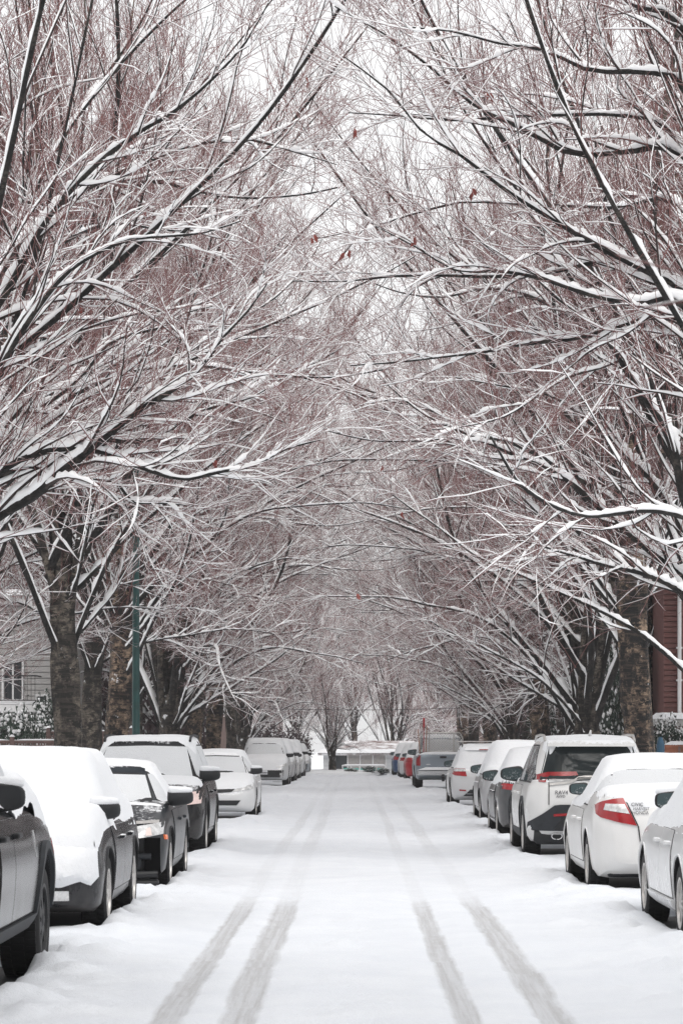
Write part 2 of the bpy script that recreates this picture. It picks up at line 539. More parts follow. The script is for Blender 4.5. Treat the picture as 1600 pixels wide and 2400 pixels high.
def hero_limb(tree, side, px, depths, r, z0=2.8):
    """limb of a near tree that reaches over the road: from the trunk through the given sight points; local to the tree"""
    tx, ty = tree
    n = len(px)
    pts = [Vector(at(u, v, ty + depths[0] + (depths[1] - depths[0]) * i / (n - 1))) for i, (u, v) in enumerate(px)]
    start = Vector((tx, ty, z0))
    mid = start.lerp(pts[0], 0.5) + Vector((0.25 * (1 if tx > 0 else -1), 0, 0.0))
    pts = [start, mid] + pts
    out = []
    for p in pts:
        q = p - Vector((tx, ty, 0.1))
        out.append((q.x, q.y, q.z) if side < 0 else (-q.x, -q.y, q.z))
    return out, r

HERO_L, HERO_R, HERO_Q = (-6.0, 35.0), (6.2, 34.0), (6.2, 45.5)
LIMBS_L = [hero_limb(HERO_L, -1, p, d, r, z) for p, d, r, z in (
    ([(0, 1192), (66, 1156), (117, 1115), (168, 1059), (214, 1023), (306, 955), (388, 896), (444, 875), (490, 814), (556, 733), (602, 676), (638, 630)], (0, -2), 0.082, 3.0),
    ([(0, 1039), (66, 1028), (143, 1034), (265, 1039), (357, 1044), (423, 1008), (495, 972), (597, 952), (663, 906)], (0.5, 1.5), 0.077, 3.3),
    ([(0, 1100), (71, 1059), (153, 1044), (245, 1059), (327, 1095), (398, 1120), (459, 1105), (561, 1085), (633, 1054), (740, 1023)], (-0.5, -1.5), 0.065, 3.0),
    ([(20, 1105), (122, 1115), (204, 1126), (270, 1136), (306, 1177), (378, 1187), (439, 1197)], (-0.3, 0.5), 0.055, 2.7),
    ([(10, 993), (87, 978), (138, 937), (179, 911), (204, 876), (240, 830), (286, 794), (388, 768), (429, 738), (510, 712)], (1, 2.5), 0.065, 3.6),
    ([(0, 860), (60, 760), (130, 660), (190, 610), (300, 560), (420, 545), (560, 500)], (-1, -2), 0.060, 3.6),
    ([(0, 700), (80, 560), (190, 420), (300, 330), (430, 250), (560, 130), (640, 0)], (0, -3), 0.065, 3.8),
    ([(60, 560), (200, 440), (330, 385), (450, 335), (560, 318), (700, 345), (790, 375)], (2, 3), 0.078, 4.0))]
LIMBS_R = [hero_limb(HERO_R, 1, p, d, r, z) for p, d, r, z in (
    ([(1596, 357), (1463, 357), (1412, 370), (1330, 352), (1259, 311), (1183, 275), (1152, 260), (1075, 204), (1019, 153), (943, 102), (876, 61), (800, 20)], (0, -1), 0.077, 4.0),
    ([(1600, 199), (1514, 178), (1412, 178), (1336, 153), (1285, 128), (1218, 112), (1157, 107), (1055, 82), (927, 77)], (-1, -2.5), 0.077, 4.2),
    ([(1590, 330), (1480, 290), (1361, 245), (1310, 280), (1259, 286), (1177, 275), (1075, 286), (953, 275), (825, 270)], (1, 1.5), 0.060, 3.8),
    ([(1600, 680), (1480, 620), (1361, 561), (1310, 536), (1259, 500), (1208, 469), (1132, 428), (1085, 388), (1055, 342), (1024, 316), (953, 286), (880, 180), (800, 130)], (-0.5, -1.5), 0.065, 3.4),
    ([(1600, 763), (1463, 768), (1397, 758), (1351, 784), (1259, 794), (1167, 804), (1055, 819), (978, 824), (902, 824), (800, 830)], (0.5, 0), 0.065, 3.2),
    ([(1600, 717), (1514, 712), (1412, 697), (1351, 676), (1259, 646), (1157, 636), (1055, 631), (960, 560), (900, 540)], (-1, 0), 0.071, 3.2),
    ([(1600, 687), (1555, 656), (1499, 636), (1412, 610), (1336, 615), (1234, 636), (1086, 631), (953, 636), (800, 640), (700, 640)], (0, 1), 0.065, 3.3),
    ([(1600, 60), (1500, 20), (1420, -60), (1300, -140)], (0, -1), 0.139, 4.2))]
LIMBS_Q = [hero_limb(HERO_Q, 1, p, d, r, z) for p, d, r, z in (
    ([(1600, 1396), (1503, 1352), (1413, 1334), (1338, 1312), (1257, 1289), (1204, 1287)], (0, -1), 0.065, 2.8),
    ([(1600, 809), (1514, 820), (1412, 865), (1310, 890), (1208, 962), (1106, 993), (1014, 1003)], (0, -1), 0.055, 3.4),
    ([(1600, 480), (1500, 490), (1400, 470), (1280, 480), (1100, 470), (960, 500), (820, 540), (730, 555)], (-1, -2), 0.065, 4.2),
    ([(1600, 1350), (1520, 1290), (1420, 1200), (1320, 1110), (1220, 1060), (1120, 1020), (980, 960), (880, 880)], (0.5, 0), 0.082, 2.8),
    ([(1600, 1260), (1540, 1150), (1460, 1050), (1380, 980), (1280, 920), (1180, 900), (1060, 880)], (1, 1), 0.077, 3.0),
    ([(1600, 1180), (1560, 1020), (1480, 880), (1400, 770), (1300, 690), (1200, 600)], (-0.5, -1), 0.109, 3.2))]

PROTO = [
    make_tree(11, 'tree_a', bark='bark_grey', leaders=6, mids=11, arches=11, low=3, trunk_h=4.2, trunk_r=0.285),
    make_tree(23, 'tree_b', bark='bark_tan', leaders=5, mids=10, arches=12, low=3, trunk_h=4.6, trunk_r=0.33),
    make_tree(37, 'tree_c', bark='bark_grey', leaders=7, mids=10, arches=10, low=3, trunk_h=1.5, trunk_r=0.37, stem_r=(0.09, 0.14)),
    None,
    make_tree(61, 'tree_e', leaders=2, mids=5, arches=3, twigs=4, detail=0.75, hero=LIMBS_L),
    make_tree(67, 'tree_f', leaders=2, mids=5, arches=3, twigs=4, detail=0.75, hero=LIMBS_R, trunk_h=3.3),
    make_tree(71, 'tree_g', leaders=2, mids=5, arches=3, twigs=4, detail=0.75, hero=LIMBS_Q, trunk_h=3.0),
]


# ------------------------------------------------------------------ where the parked cars stand
# kind, outer tyre X, reference axle Y ('f'/'r'), heading (+1 drives away from us, -1 faces us)
CARS = [
    dict(id='L1', body='pickup', x=-2.13, ax=('f', 18.8), head=1),
    dict(id='L2', body='hatch_low', x=-2.06, ax=('f', 23.0), head=-1),
    dict(id='L3', body='sedan_low', x=-1.97, ax=('f', 29.4), head=-1),
    dict(id='L4', body='suv', x=-2.07, ax=('f', 38.4), head=-1),
    dict(id='L5', body='sedan', x=-2.0, ax=('f', 56.0), head=-1),
    dict(id='L6', body='suv', x=-2.35, ax=('f', 99.0), head=-1),
    dict(id='L7', body='suv', x=-2.3, ax=('f', 107.5), head=-1),
    dict(id='L8', body='hatch', x=-2.28, ax=('f', 115.0), head=-1),
    dict(id='L9', body='suv', x=-2.2, ax=('f', 121.5), head=-1),
    dict(id='L10', body='hatch', x=-2.05, ax=('f', 128.0), head=-1),
    dict(id='R0', body='sedan', x=2.60, ax=('f', 24.5), head=1),
    dict(id='R1', body='sedan', x=2.47, ax=('r', 29.0), head=1),
    dict(id='R2', body='suv', x=2.33, ax=('r', 37.8), head=1),
    dict(id='R3', body='sedan', x=2.38, ax=('r', 45.6), head=1),
    dict(id='R4', body='hatch', x=2.44, ax=('r', 53.0), head=1),
    dict(id='R5', body='hatch', x=2.36, ax=('r', 66.9), head=1),
    dict(id='R6', body='pickup', x=2.05, ax=('r', 92.5), head=1),
    dict(id='R7', body='hatch', x=2.10, ax=('r', 112.5), head=1),
    dict(id='R8', body='sedan', x=1.98, ax=('r', 120.5), head=1),
    dict(id='R9', body='hatch', x=1.80, ax=('r', 127.5), head=1),
]
BODY = {
    'sedan': dict(L=4.55, W=1.76, fa=1.345, ra=-1.325, wr=0.315, tw=0.21, clr=0.19, cmin=0.66,
                  top=[(-2.275, 0.78), (-2.2, 0.93), (-2.05, 1.0), (-1.6, 1.03), (-0.8, 0.98), (0.2, 0.94), (1.0, 0.96), (1.35, 0.93), (1.8, 0.83), (2.1, 0.72), (2.275, 0.55)],
                  wsb=1.32, rf=0.38, rr=-0.72, rb=-1.62, zb=0.90, zr=1.40, hwb=0.82, hwr=0.585, n=4.6, bp=-0.05, cp=-0.95),
    'hatch': dict(L=4.40, W=1.77, fa=1.33, ra=-1.29, wr=0.325, tw=0.21, clr=0.20, cmin=0.72,
                  top=[(-2.2, 0.80), (-2.15, 0.95), (-1.9, 1.02), (-0.8, 1.0), (0.2, 0.97), (1.0, 0.99), (1.35, 0.96), (1.8, 0.86), (2.08, 0.74), (2.2, 0.55)],
                  wsb=1.30, rf=0.42, rr=-1.55, rb=-2.05, zb=0.94, zr=1.50, hwb=0.83, hwr=0.61, n=4.8, bp=0.0, cp=-0.95),
    'suv': dict(L=4.60, W=1.85, fa=1.36, ra=-1.33, wr=0.36, tw=0.235, clr=0.24, cmin=0.78,
                top=[(-2.3, 0.82), (-2.26, 1.02), (-2.1, 1.10), (-1.2, 1.10), (0.0, 1.06), (1.0, 1.09), (1.35, 1.07), (1.85, 0.98), (2.15, 0.86), (2.3, 0.62)],
                wsb=1.28, rf=0.48, rr=-1.88, rb=-2.2, zb=1.02, zr=1.64, hwb=0.875, hwr=0.66, n=5.4, bp=0.02, cp=-1.05),
    'pickup': dict(L=5.35, W=1.90, fa=1.72, ra=-1.50, wr=0.38, tw=0.27, clr=0.34, cmin=0.86,
                   top=[(-2.67, 1.18), (-2.6, 1.22), (-1.2, 1.22), (-0.3, 1.20), (0.6, 1.18), (1.2, 1.20), (1.6, 1.18), (2.2, 1.10), (2.55, 1.0), (2.67, 0.75)],
                   wsb=1.35, rf=0.75, rr=-0.55, rb=-0.78, zb=1.14, zr=1.80, hwb=0.86, hwr=0.68, n=5.5, bp=0.28, cp=-0.6),
}
BODY['hatch_low'] = dict(BODY['hatch'], zr=1.40, top=[(y, z - 0.04) for y, z in BODY['hatch']['top']], zb=0.90)
BODY['sedan_low'] = dict(BODY['sedan'], zr=1.34, zb=0.88)
for c in CARS:
    b = BODY[c['body']]
    a = b['fa'] if c['ax'][0] == 'f' else b['ra']
    c['X'] = c['x'] + (1 if c['x'] > 0 else -1) * (b['W'] / 2 - 0.02)
    c['Y'] = c['ax'][1] - c['head'] * a

# ------------------------------------------------------------------ road, snow, kerbs, pavements
def fall(y):
    return -1.5 * sstep(131, 150, y)

ROAD_L, ROAD_R = -4.35, 4.75
def grid_mesh(name, xs, ys, zfun, mats):
    X, Y = np.meshgrid(xs, ys)
    Z = zfun(X, Y)
    V = np.stack([X, Y, Z], -1).reshape(-1, 3)
    nx, ny = len(xs), len(ys)
    i = np.arange(ny - 1)[:, None] * nx + np.arange(nx - 1)[None]
    F = np.stack([i, i + 1, i + nx + 1, i + nx], -1).reshape(-1, 4)
    return np_mesh(name, V, F, mats)

M['asphalt'] = plain('wet_asphalt', (0.014, 0.0145, 0.016), 0.6, var=0.35, scale=14)
M['concrete'] = plain('kerb_concrete', (0.30, 0.29, 0.28), 0.85, var=0.2, scale=10)

road = link('road', grid_mesh('road', np.linspace(ROAD_L, ROAD_R, 3), np.array([-20, 0, 60, 131, 134, 137, 140, 145, 150, 175.]), lambda X, Y: fall(Y) + 0 * X, M['asphalt']))
tag(road, kind='structure')

TRACKS = [(-1.03, 0.21, 1.0), (-0.64, 0.25, 1.0), (0.63, 0.19, 1.0), (1.13, 0.25, 1.0)]

def road_snow_material():
    m, nt, b = material('road_snow')
    tc = node(nt, 'ShaderNodeTexCoord')
    sx = node(nt, 'ShaderNodeSeparateXYZ')
    nt.links.new(tc.outputs['Object'], sx.inputs[0])
    x, y = sx.outputs[0], sx.outputs[1]
    # wheel tracks: compressed snow where the grey road begins to show, streaked along the driving direction
    wob = math_n(nt, 'MULTIPLY', math_n(nt, 'SUBTRACT', noise_tex(nt, 0.12, 2, 0.5, tc.outputs['Object'], stretch=(0.001, 0.35, 1)), 0.5), 0.22)
    mask = None
    for cx, w, k in TRACKS:
        dx = math_n(nt, 'ABSOLUTE', math_n(nt, 'SUBTRACT', math_n(nt, 'ADD', x, wob), cx))
        edge = math_n(nt, 'ADD', math_n(nt, 'DIVIDE', dx, w * 0.5), math_n(nt, 'MULTIPLY', math_n(nt, 'SUBTRACT', noise_tex(nt, 9.0, 3, 0.6, tc.outputs['Object'], stretch=(1, 0.12, 1)), 0.5), 0.75))
        t = ramp(nt, edge, [(0.62, 1.0), (1.2, 0.0)])
        mask = t if mask is None else math_n(nt, 'MAXIMUM', mask, t)
    streak = noise_tex(nt, 30.0, 4, 0.65, tc.outputs['Object'], stretch=(1, 0.012, 1))
    tread = noise_tex(nt, 7.0, 3, 0.6, tc.outputs['Object'], stretch=(0.4, 1.6, 1))
    strength = math_n(nt, 'ADD', math_n(nt, 'MULTIPLY', ramp(nt, streak, [(0.38, 0.55), (0.62, 1.0)]), 0.75), math_n(nt, 'MULTIPLY', tread, 0.15))
    # the tracks fade out and return along the road
    along = node(nt, 'ShaderNodeMapRange')
    along.inputs[1].default_value, along.inputs[2].default_value = 0.0, 130.0
    nt.links.new(math_n(nt, 'ADD', y, math_n(nt, 'MULTIPLY', noise_tex(nt, 0.8, 2), 3.0)), along.inputs[0])
    cover = ramp(nt, along.outputs[0], [(0.0, 1.0), (0.205, 1.0), (0.225, 0.14), (0.30, 0.12), (0.36, 0.38), (0.46, 0.3), (0.56, 0.1), (0.9, 0.05)])
    f = math_n(nt, 'MULTIPLY', math_n(nt, 'MULTIPLY', mask, strength), cover, True)
    # faint slush stains elsewhere between the wheels
    stain = ramp(nt, noise_tex(nt, 0.55, 5, 0.7, tc.outputs['Object'], stretch=(1, 0.3, 1)), [(0.56, 0.0), (0.75, 0.22)])
    n = noise_tex(nt, 1.4, 4)
    base = ramp(nt, n, [(0.3, (0.74, 0.765, 0.81)), (0.7, (0.80, 0.822, 0.858))])
    base = mixc(nt, stain, base, (0.62, 0.63, 0.66))
    nt.links.new(mixc(nt, f, base, (0.44, 0.435, 0.437)), b.inputs['Base Color'])
    b.inputs['Roughness'].default_value = 0.65
    b.inputs['Specular IOR Level'].default_value = 0.25
    h = math_n(nt, 'ADD', noise_tex(nt, 40.0, 6, 0.75), math_n(nt, 'MULTIPLY', noise_tex(nt, 6.0, 4, 0.6), 2.0))
    bump(nt, b, h, 0.55, 0.02)
    return m
M['road_snow'] = road_snow_material()

def snow_height(X, Y):
    z = 0.075 + 0.045 * (fbm(X * 0.9, Y * 0.5, 5, 3) - 0.5) * 2
    z += 0.020 * (fbm(X * 4, Y * 3, 4, 9) - 0.5) * 2
    for cx, w, k in TRACKS:
        z -= 0.030 * np.exp(-((X - cx) / (w * 0.55)) ** 2) * (1 - 0.8 * sstep(27, 31, Y) * (1 - sstep(40, 46, Y)))
    ridge = np.exp(-((X + 1.95) / 0.42) ** 2) + np.exp(-((X - 2.25) / 0.45) ** 2)
    clod = np.clip(fbm(X * 3.3, Y * 2.6, 4, 21) - 0.47, 0, 1) * 3.0
    crumb = np.clip(fbm(X * 10, Y * 7, 3, 27) - 0.5, 0, 1) * 2.2
    z += ridge * (0.02 + 0.09 * clod + 0.05 * crumb)
    z += 0.05 * np.clip(fbm(X * 2.1, Y * 1.1, 3, 33) - 0.62, 0, 1) * 4 * np.exp(-(X / 0.35) ** 2)
    z += 0.10 * sstep(2.9, 4.6, np.abs(X - 0.2))
    for c in CARS:
        b = BODY[c['body']]
        ex = np.abs(X - c['X']) - (b['W'] / 2 - 0.10)
        ey = np.abs(Y - c['Y']) - (b['L'] / 2 - 0.30)
        e = np.maximum(ex, ey) + 0.12 * (fbm(X * 3, Y * 3, 3, 41) - 0.5)
        z = np.where(e < 0.12, z * sstep(-0.02, 0.12, e) - 0.03 * (1 - sstep(-0.02, 0.06, e)), z)
        # drifts heaped in front of the tyres
        for ya in (b['fa'], b['ra']):
            wy = c['Y'] + c['head'] * ya
            z += 0.022 * np.exp(-((X - c['x']) / 0.16) ** 2 - ((Y - wy + 0.42) / 0.22) ** 2)
    return z + fall(Y)

ys = list(np.arange(5.5, 24, 0.075))
while ys[-1] < 134:
    ys.append(ys[-1] + max(0.075, ys[-1] ** 2 / 10240 * 1.6))
ys += [138, 142, 146, 150, 160, 175]
tag(link('road_snow', grid_mesh('road_snow', np.linspace(ROAD_L + 0.02, ROAD_R - 0.02, 130), np.array(ys), snow_height, M['road_snow'])), kind='structure')

for nm, xa, xb in (('kerb_left', ROAD_L - 0.15, ROAD_L), ('kerb_right', ROAD_R, ROAD_R + 0.15)):
    s = Soup()
    s.box(xa, xb, -20, 131, -0.1, 0.13, b=0.02)
    tag(s.build(nm, M['concrete'], None, sharp=30), kind='structure')
yy = np.concatenate([np.arange(-20, 60, 0.8), np.arange(60, 134, 2.0), np.array([136, 139, 142, 146, 150, 160, 180])])
def verge(X, Y):
    return 0.20 + 0.05 * fbm(X * 0.8, Y * 0.6, 3, 5) + fall(Y)
tag(link('pavement_left', grid_mesh('pavement_left', np.linspace(-30, ROAD_L - 0.10, 40), yy, verge, M['snow'])), kind='structure')
tag(link('pavement_right', grid_mesh('pavement_right', np.linspace(ROAD_R + 0.10, 30, 40), yy, verge, M['snow'])), kind='structure')
tag(link('ground', grid_mesh('ground', np.array([-900., -300, -60, -31, 31, 60, 300, 900]), np.array([-300., -20, 60, 131, 134, 137, 140, 145, 150, 200, 400, 900]), lambda X, Y: -0.05 + fall(Y), M['snow'])), kind='structure')

# ------------------------------------------------------------------ car materials
def paint(name, col, metal=0.0, dust=0.3, dirt=0.35, rough=0.28):
    dark = max(col) < 0.05
    """clear-coated paint with snow dusted over upper faces and road salt low down"""
    m, nt, b = material(name)
    tc = node(nt, 'ShaderNodeTexCoord')
    sx = node(nt, 'ShaderNodeSeparateXYZ')
    nt.links.new(tc.outputs['Object'], sx.inputs[0])
    salt_n = noise_tex(nt, 3.5, 5, 0.65, tc.outputs['Object'], stretch=(1, 1, 0.6))
    low = node(nt, 'ShaderNodeMapRange')
    low.inputs[1].default_value, low.inputs[2].default_value = 0.85, 0.2
    nt.links.new(sx.outputs[2], low.inputs[0])
    salt = math_n(nt, 'MULTIPLY', math_n(nt, 'MULTIPLY', low.outputs[0], ramp(nt, salt_n, [(0.35, 0.15), (0.7, 1.0)])), dirt)
    dirt_c = (0.42, 0.385, 0.36)
    c = mixc(nt, salt, col, dirt_c)
    nz = normal_z(nt)
    fine = noise_tex(nt, 22.0, 5, 0.75, tc.outputs['Object'])
    big = noise_tex(nt, 2.6, 3, 0.6, tc.outputs['Object'])
    f = math_n(nt, 'ADD', math_n(nt, 'ADD', math_n(nt, 'MULTIPLY', nz, 0.85), math_n(nt, 'MULTIPLY', math_n(nt, 'SUBTRACT', fine, 0.5), 0.9)), math_n(nt, 'MULTIPLY', math_n(nt, 'SUBTRACT', big, 0.5), 0.7))
    f = ramp(nt, f, [(0.62 - dust, 0.0), (0.78 - dust, 1.0)])
    nt.links.new(mixc(nt, f, c, SNOW), b.inputs['Base Color'])
    b.inputs['Specular IOR Level'].default_value = 0.22 if dark else 0.35
    b.inputs['Metallic'].default_value = 0.0
    if metal:
        nt.links.new(math_n(nt, 'MULTIPLY', math_n(nt, 'SUBTRACT', 1.0, math_n(nt, 'MAXIMUM', f, salt)), metal), b.inputs['Metallic'])
    nt.links.new(math_n(nt, 'ADD', math_n(nt, 'MULTIPLY', math_n(nt, 'MAXIMUM', f, salt), 0.5), rough), b.inputs['Roughness'])
    nt.links.new(math_n(nt, 'SUBTRACT', 0.12 if dark else 0.25, math_n(nt, 'MULTIPLY', math_n(nt, 'MAXIMUM', f, salt), 0.12)), b.inputs['Coat Weight'])
    b.inputs['Coat Roughness'].default_value = 0.06
    bump(nt, b, math_n(nt, 'MULTIPLY', f, fine), 0.5, 0.012)
    return m

def frosted(name, amt, tint=(0.012, 0.018, 0.02)):
    """window glass under a crust of blown snow; amt 0 clear .. 1 covered"""
    m, nt, b = material(name)
    tc = node(nt, 'ShaderNodeTexCoord')
    fine = noise_tex(nt, 34.0, 6, 0.75, tc.outputs['Object'])
    big = noise_tex(nt, 2.2, 4, 0.6, tc.outputs['Object'])
    f = math_n(nt, 'ADD', math_n(nt, 'MULTIPLY', fine, 0.5), math_n(nt, 'MULTIPLY', big, 0.5))
    f = ramp(nt, f, [(0.68 - 0.45 * amt, 0.0), (0.78 - 0.45 * amt, 1.0)])
    nt.links.new(mixc(nt, f, tint, (0.68, 0.695, 0.715)), b.inputs['Base Color'])
    nt.links.new(math_n(nt, 'ADD', math_n(nt, 'MULTIPLY', f, 0.7), 0.05), b.inputs['Roughness'])
    b.inputs['Specular IOR Level'].default_value = 0.3
    bump(nt, b, math_n(nt, 'MULTIPLY', f, fine), 0.8, 0.02)
    return m

M['glass_white'] = frosted('glass_snowed', 0.95)
M['glass_half'] = frosted('glass_half_snowed', 0.42)
M['glass_dark'] = frosted('glass_clear', 0.12)
M['rubber'] = plain('rubber', (0.006, 0.006, 0.007), 0.85, var=0.3, scale=30)
M['black'] = plain('black_plastic', (0.006, 0.007, 0.009), 0.55, var=0.3, scale=12)
M['cladding'] = plain('grey_cladding', (0.014, 0.017, 0.022), 0.65, var=0.35, scale=16)
M['cavity'] = plain('dark_cavity', (0.006, 0.006, 0.008), 0.9)
M['seal'] = plain('window_seal', (0.01, 0.01, 0.012), 0.7)
M['alloy'] = plain('alloy_rim', (0.55, 0.53, 0.51), 0.35, 0.6, var=0.12, scale=14)
M['chrome'] = plain('chrome', (0.75, 0.75, 0.76), 0.12, 1.0)
M['mirror'] = frosted('mirror_glass', 0.30, (0.05, 0.075, 0.08))
M['red_lens'] = plain('red_lens', (0.30, 0.004, 0.009), 0.2, coat=0.25, var=0.25, scale=9)
M['clear_lens'] = plain('clear_lens', (0.55, 0.55, 0.55), 0.12, coat=0.8, var=0.35, scale=18)
M['amber_lens'] = plain('amber_lens', (0.75, 0.18, 0.06), 0.2, coat=0.5)
M['pink_lens'] = plain('snowed_amber_lens', (0.80, 0.62, 0.58), 0.5, var=0.15)
M['plate'] = plain('number_plate', (0.62, 0.63, 0.66), 0.4, var=0.1)
M['letter'] = plain('badge_letter', (0.10, 0.10, 0.11), 0.4)
M['car_snow'] = snow_material('car_snow', 22.0, 0.6, 0.9)

# ------------------------------------------------------------------ car builder
def pchip(pts, x):
    p = np.array(pts, float)
    xs, zs = p[:, 0], p[:, 1]
    h = np.diff(xs)
    d = np.diff(zs) / h
    m = np.zeros(len(xs))
    for i in range(1, len(xs) - 1):
        if d[i - 1] * d[i] > 0:
            w1, w2 = 2 * h[i] + h[i - 1], h[i] + 2 * h[i - 1]
            m[i] = (w1 + w2) / (w1 / d[i - 1] + w2 / d[i])
    m[0], m[-1] = d[0], d[-1]
    x = np.asarray(x, float)
    i = np.clip(np.searchsorted(xs, x) - 1, 0, len(xs) - 2)
    t = (x - xs[i]) / h[i]
    return ((2 * t**3 - 3 * t**2 + 1) * zs[i] + (t**3 - 2 * t**2 + t) * h[i] * m[i] + (-2 * t**3 + 3 * t**2) * zs[i + 1] + (t**3 - t**2) * h[i] * m[i + 1])

PROFILE = [(0, 0), (0.5, 0), (0.80, 0.0), (0.92, 0.03), (0.965, 0.12), (0.985, 0.30), (1.0, 0.52), (0.992, 0.68), (0.972, 0.80), (0.945, 0.91), (0.89, 0.98), (0.78, 1.005), (0.5, 1.02), (0, 1.03)]

def lower_body(b):
    L = b['L'] / 2
    y = np.unique(np.concatenate([np.linspace(-L, -L + 0.4, 12), np.linspace(-L + 0.4, L - 0.5, 34), np.linspace(L - 0.5, L, 14)]))
    top = pchip(b['top'], y)
    e = np.abs(y) / L
    cr = 0.42
    u = np.clip((np.abs(y) - (L - cr)) / cr, 0, 1)
    hw = b['W'] / 2 * (1 - 0.025 * e ** 2) * (1 - (1 - b['cmin']) * u ** 2.4)
    bot = b['clr'] + 0.10 * u ** 2 + np.where(y < 0, 0.06 * u, 0)
    prof = arc2(PROFILE, 26)
    ring = np.concatenate([prof, (prof * np.array([-1, 1]))[1:-1][::-1]])
    S, K = len(ring), len(y)
    V = np.zeros((K, S, 3))
    V[..., 0] = ring[None, :, 0] * hw[:, None]
    V[..., 1] = y[:, None]
    V[..., 2] = bot[:, None] + ring[None, :, 1] * (top - bot)[:, None]
    V = V.reshape(-1, 3)
    F = ring_faces(1, K, S)
    s = Soup()
    s.add(V, F[:, ::-1])
    for k, rev in ((0, False), (K - 1, True)):
        c = V[k * S:(k + 1) * S]
        cen = c.mean(0)
        inner = cen + (c - cen) * 0.8 + np.array([0, -0.015 if k == 0 else 0.015, 0])
        Vc = np.concatenate([c, inner, (cen + np.array([0, -0.02 if k == 0 else 0.02, 0]))[None]])
        Fq = [(i, (i + 1) % S, S + (i + 1) % S, S + i) for i in range(S)] + [(S + i, S + (i + 1) % S, 2 * S, -1) for i in range(S)]
        if rev: Fq = [tuple(reversed(f)) if f[3] >= 0 else (f[2], f[1], f[0], -1) for f in Fq]
        s.add(Vc, Fq)
    return s

def arc2(pts, n):
    p = np.asarray(pts, float)
    p3 = np.concatenate([p, np.zeros((len(p), 1))], 1)
    f = resample(p3[None], 200)[0]
    q = np.concatenate(([0], np.cumsum(np.linalg.norm(np.diff(f, axis=0), axis=1))))
    u = np.linspace(0, q[-1], n)
    return np.stack([np.interp(u, q, f[:, i]) for i in range(2)], 1)

def greenhouse(b):
    S = 72
    a = 2 * np.pi * (np.arange(S) + 0.5) / S
    ex = 2.0 / b['n']
    cx, cy = np.sign(np.cos(a)) * np.abs(np.cos(a)) ** ex, np.sign(np.sin(a)) * np.abs(np.sin(a)) ** ex
    rings = []
    z0 = b['zb'] - 0.10
    for t in np.linspace(0, 1, 12):
        yf = b['wsb'] + (b['rf'] - b['wsb']) * (t ** 0.92)
        yr = b['rb'] + (b['rr'] - b['rb']) * (t ** 1.15)
        hw = b['hwb'] + (b['hwr'] - b['hwb']) * t ** 1.25
        z = z0 + (b['zr'] - 0.055 - z0) * t
        rings.append((yf, yr, hw, z, 1.0))
    yf, yr, hw, z, _ = rings[-1]
    for sc, dz in ((0.975, 0.028), (0.93, 0.045), (0.82, 0.058), (0.6, 0.070), (0.3, 0.078), (0.05, 0.080)):
        rings.append((yf, yr, hw, z + dz, sc))
    V = []
    for yf, yr, hw, z, sc in rings:
        V.append(np.stack([cx * hw * sc, (yf + yr) / 2 + cy * (yf - yr) / 2 * sc, np.full(S, z)], 1))
    K = len(V)
    s = Soup()
    V = np.concatenate(V)
    s.add(V, ring_faces(1, K, S))
    last = V[-S:]
    s.add(np.concatenate([last, last.mean(0)[None] + [0, 0, 0.001]]), [(i, (i + 1) % S, S) for i in range(S)])
    return s

def cut_mesh(me, cutter, mats):
    a = bpy.data.objects.new('tmp_body', me)
    c = bpy.data.objects.new('tmp_cut', cutter)
    COL.objects.link(a); COL.objects.link(c)
    md = a.modifiers.new('cut', 'BOOLEAN')
    md.object = c
    md.operation = 'DIFFERENCE'
    md.solver = 'EXACT'
    md.material_mode = 'TRANSFER'
    dg = bpy.context.evaluated_depsgraph_get()
    dg.update()
    out = bpy.data.meshes.new_from_object(a.evaluated_get(dg))
    bpy.data.objects.remove(a); bpy.data.objects.remove(c)
    return out

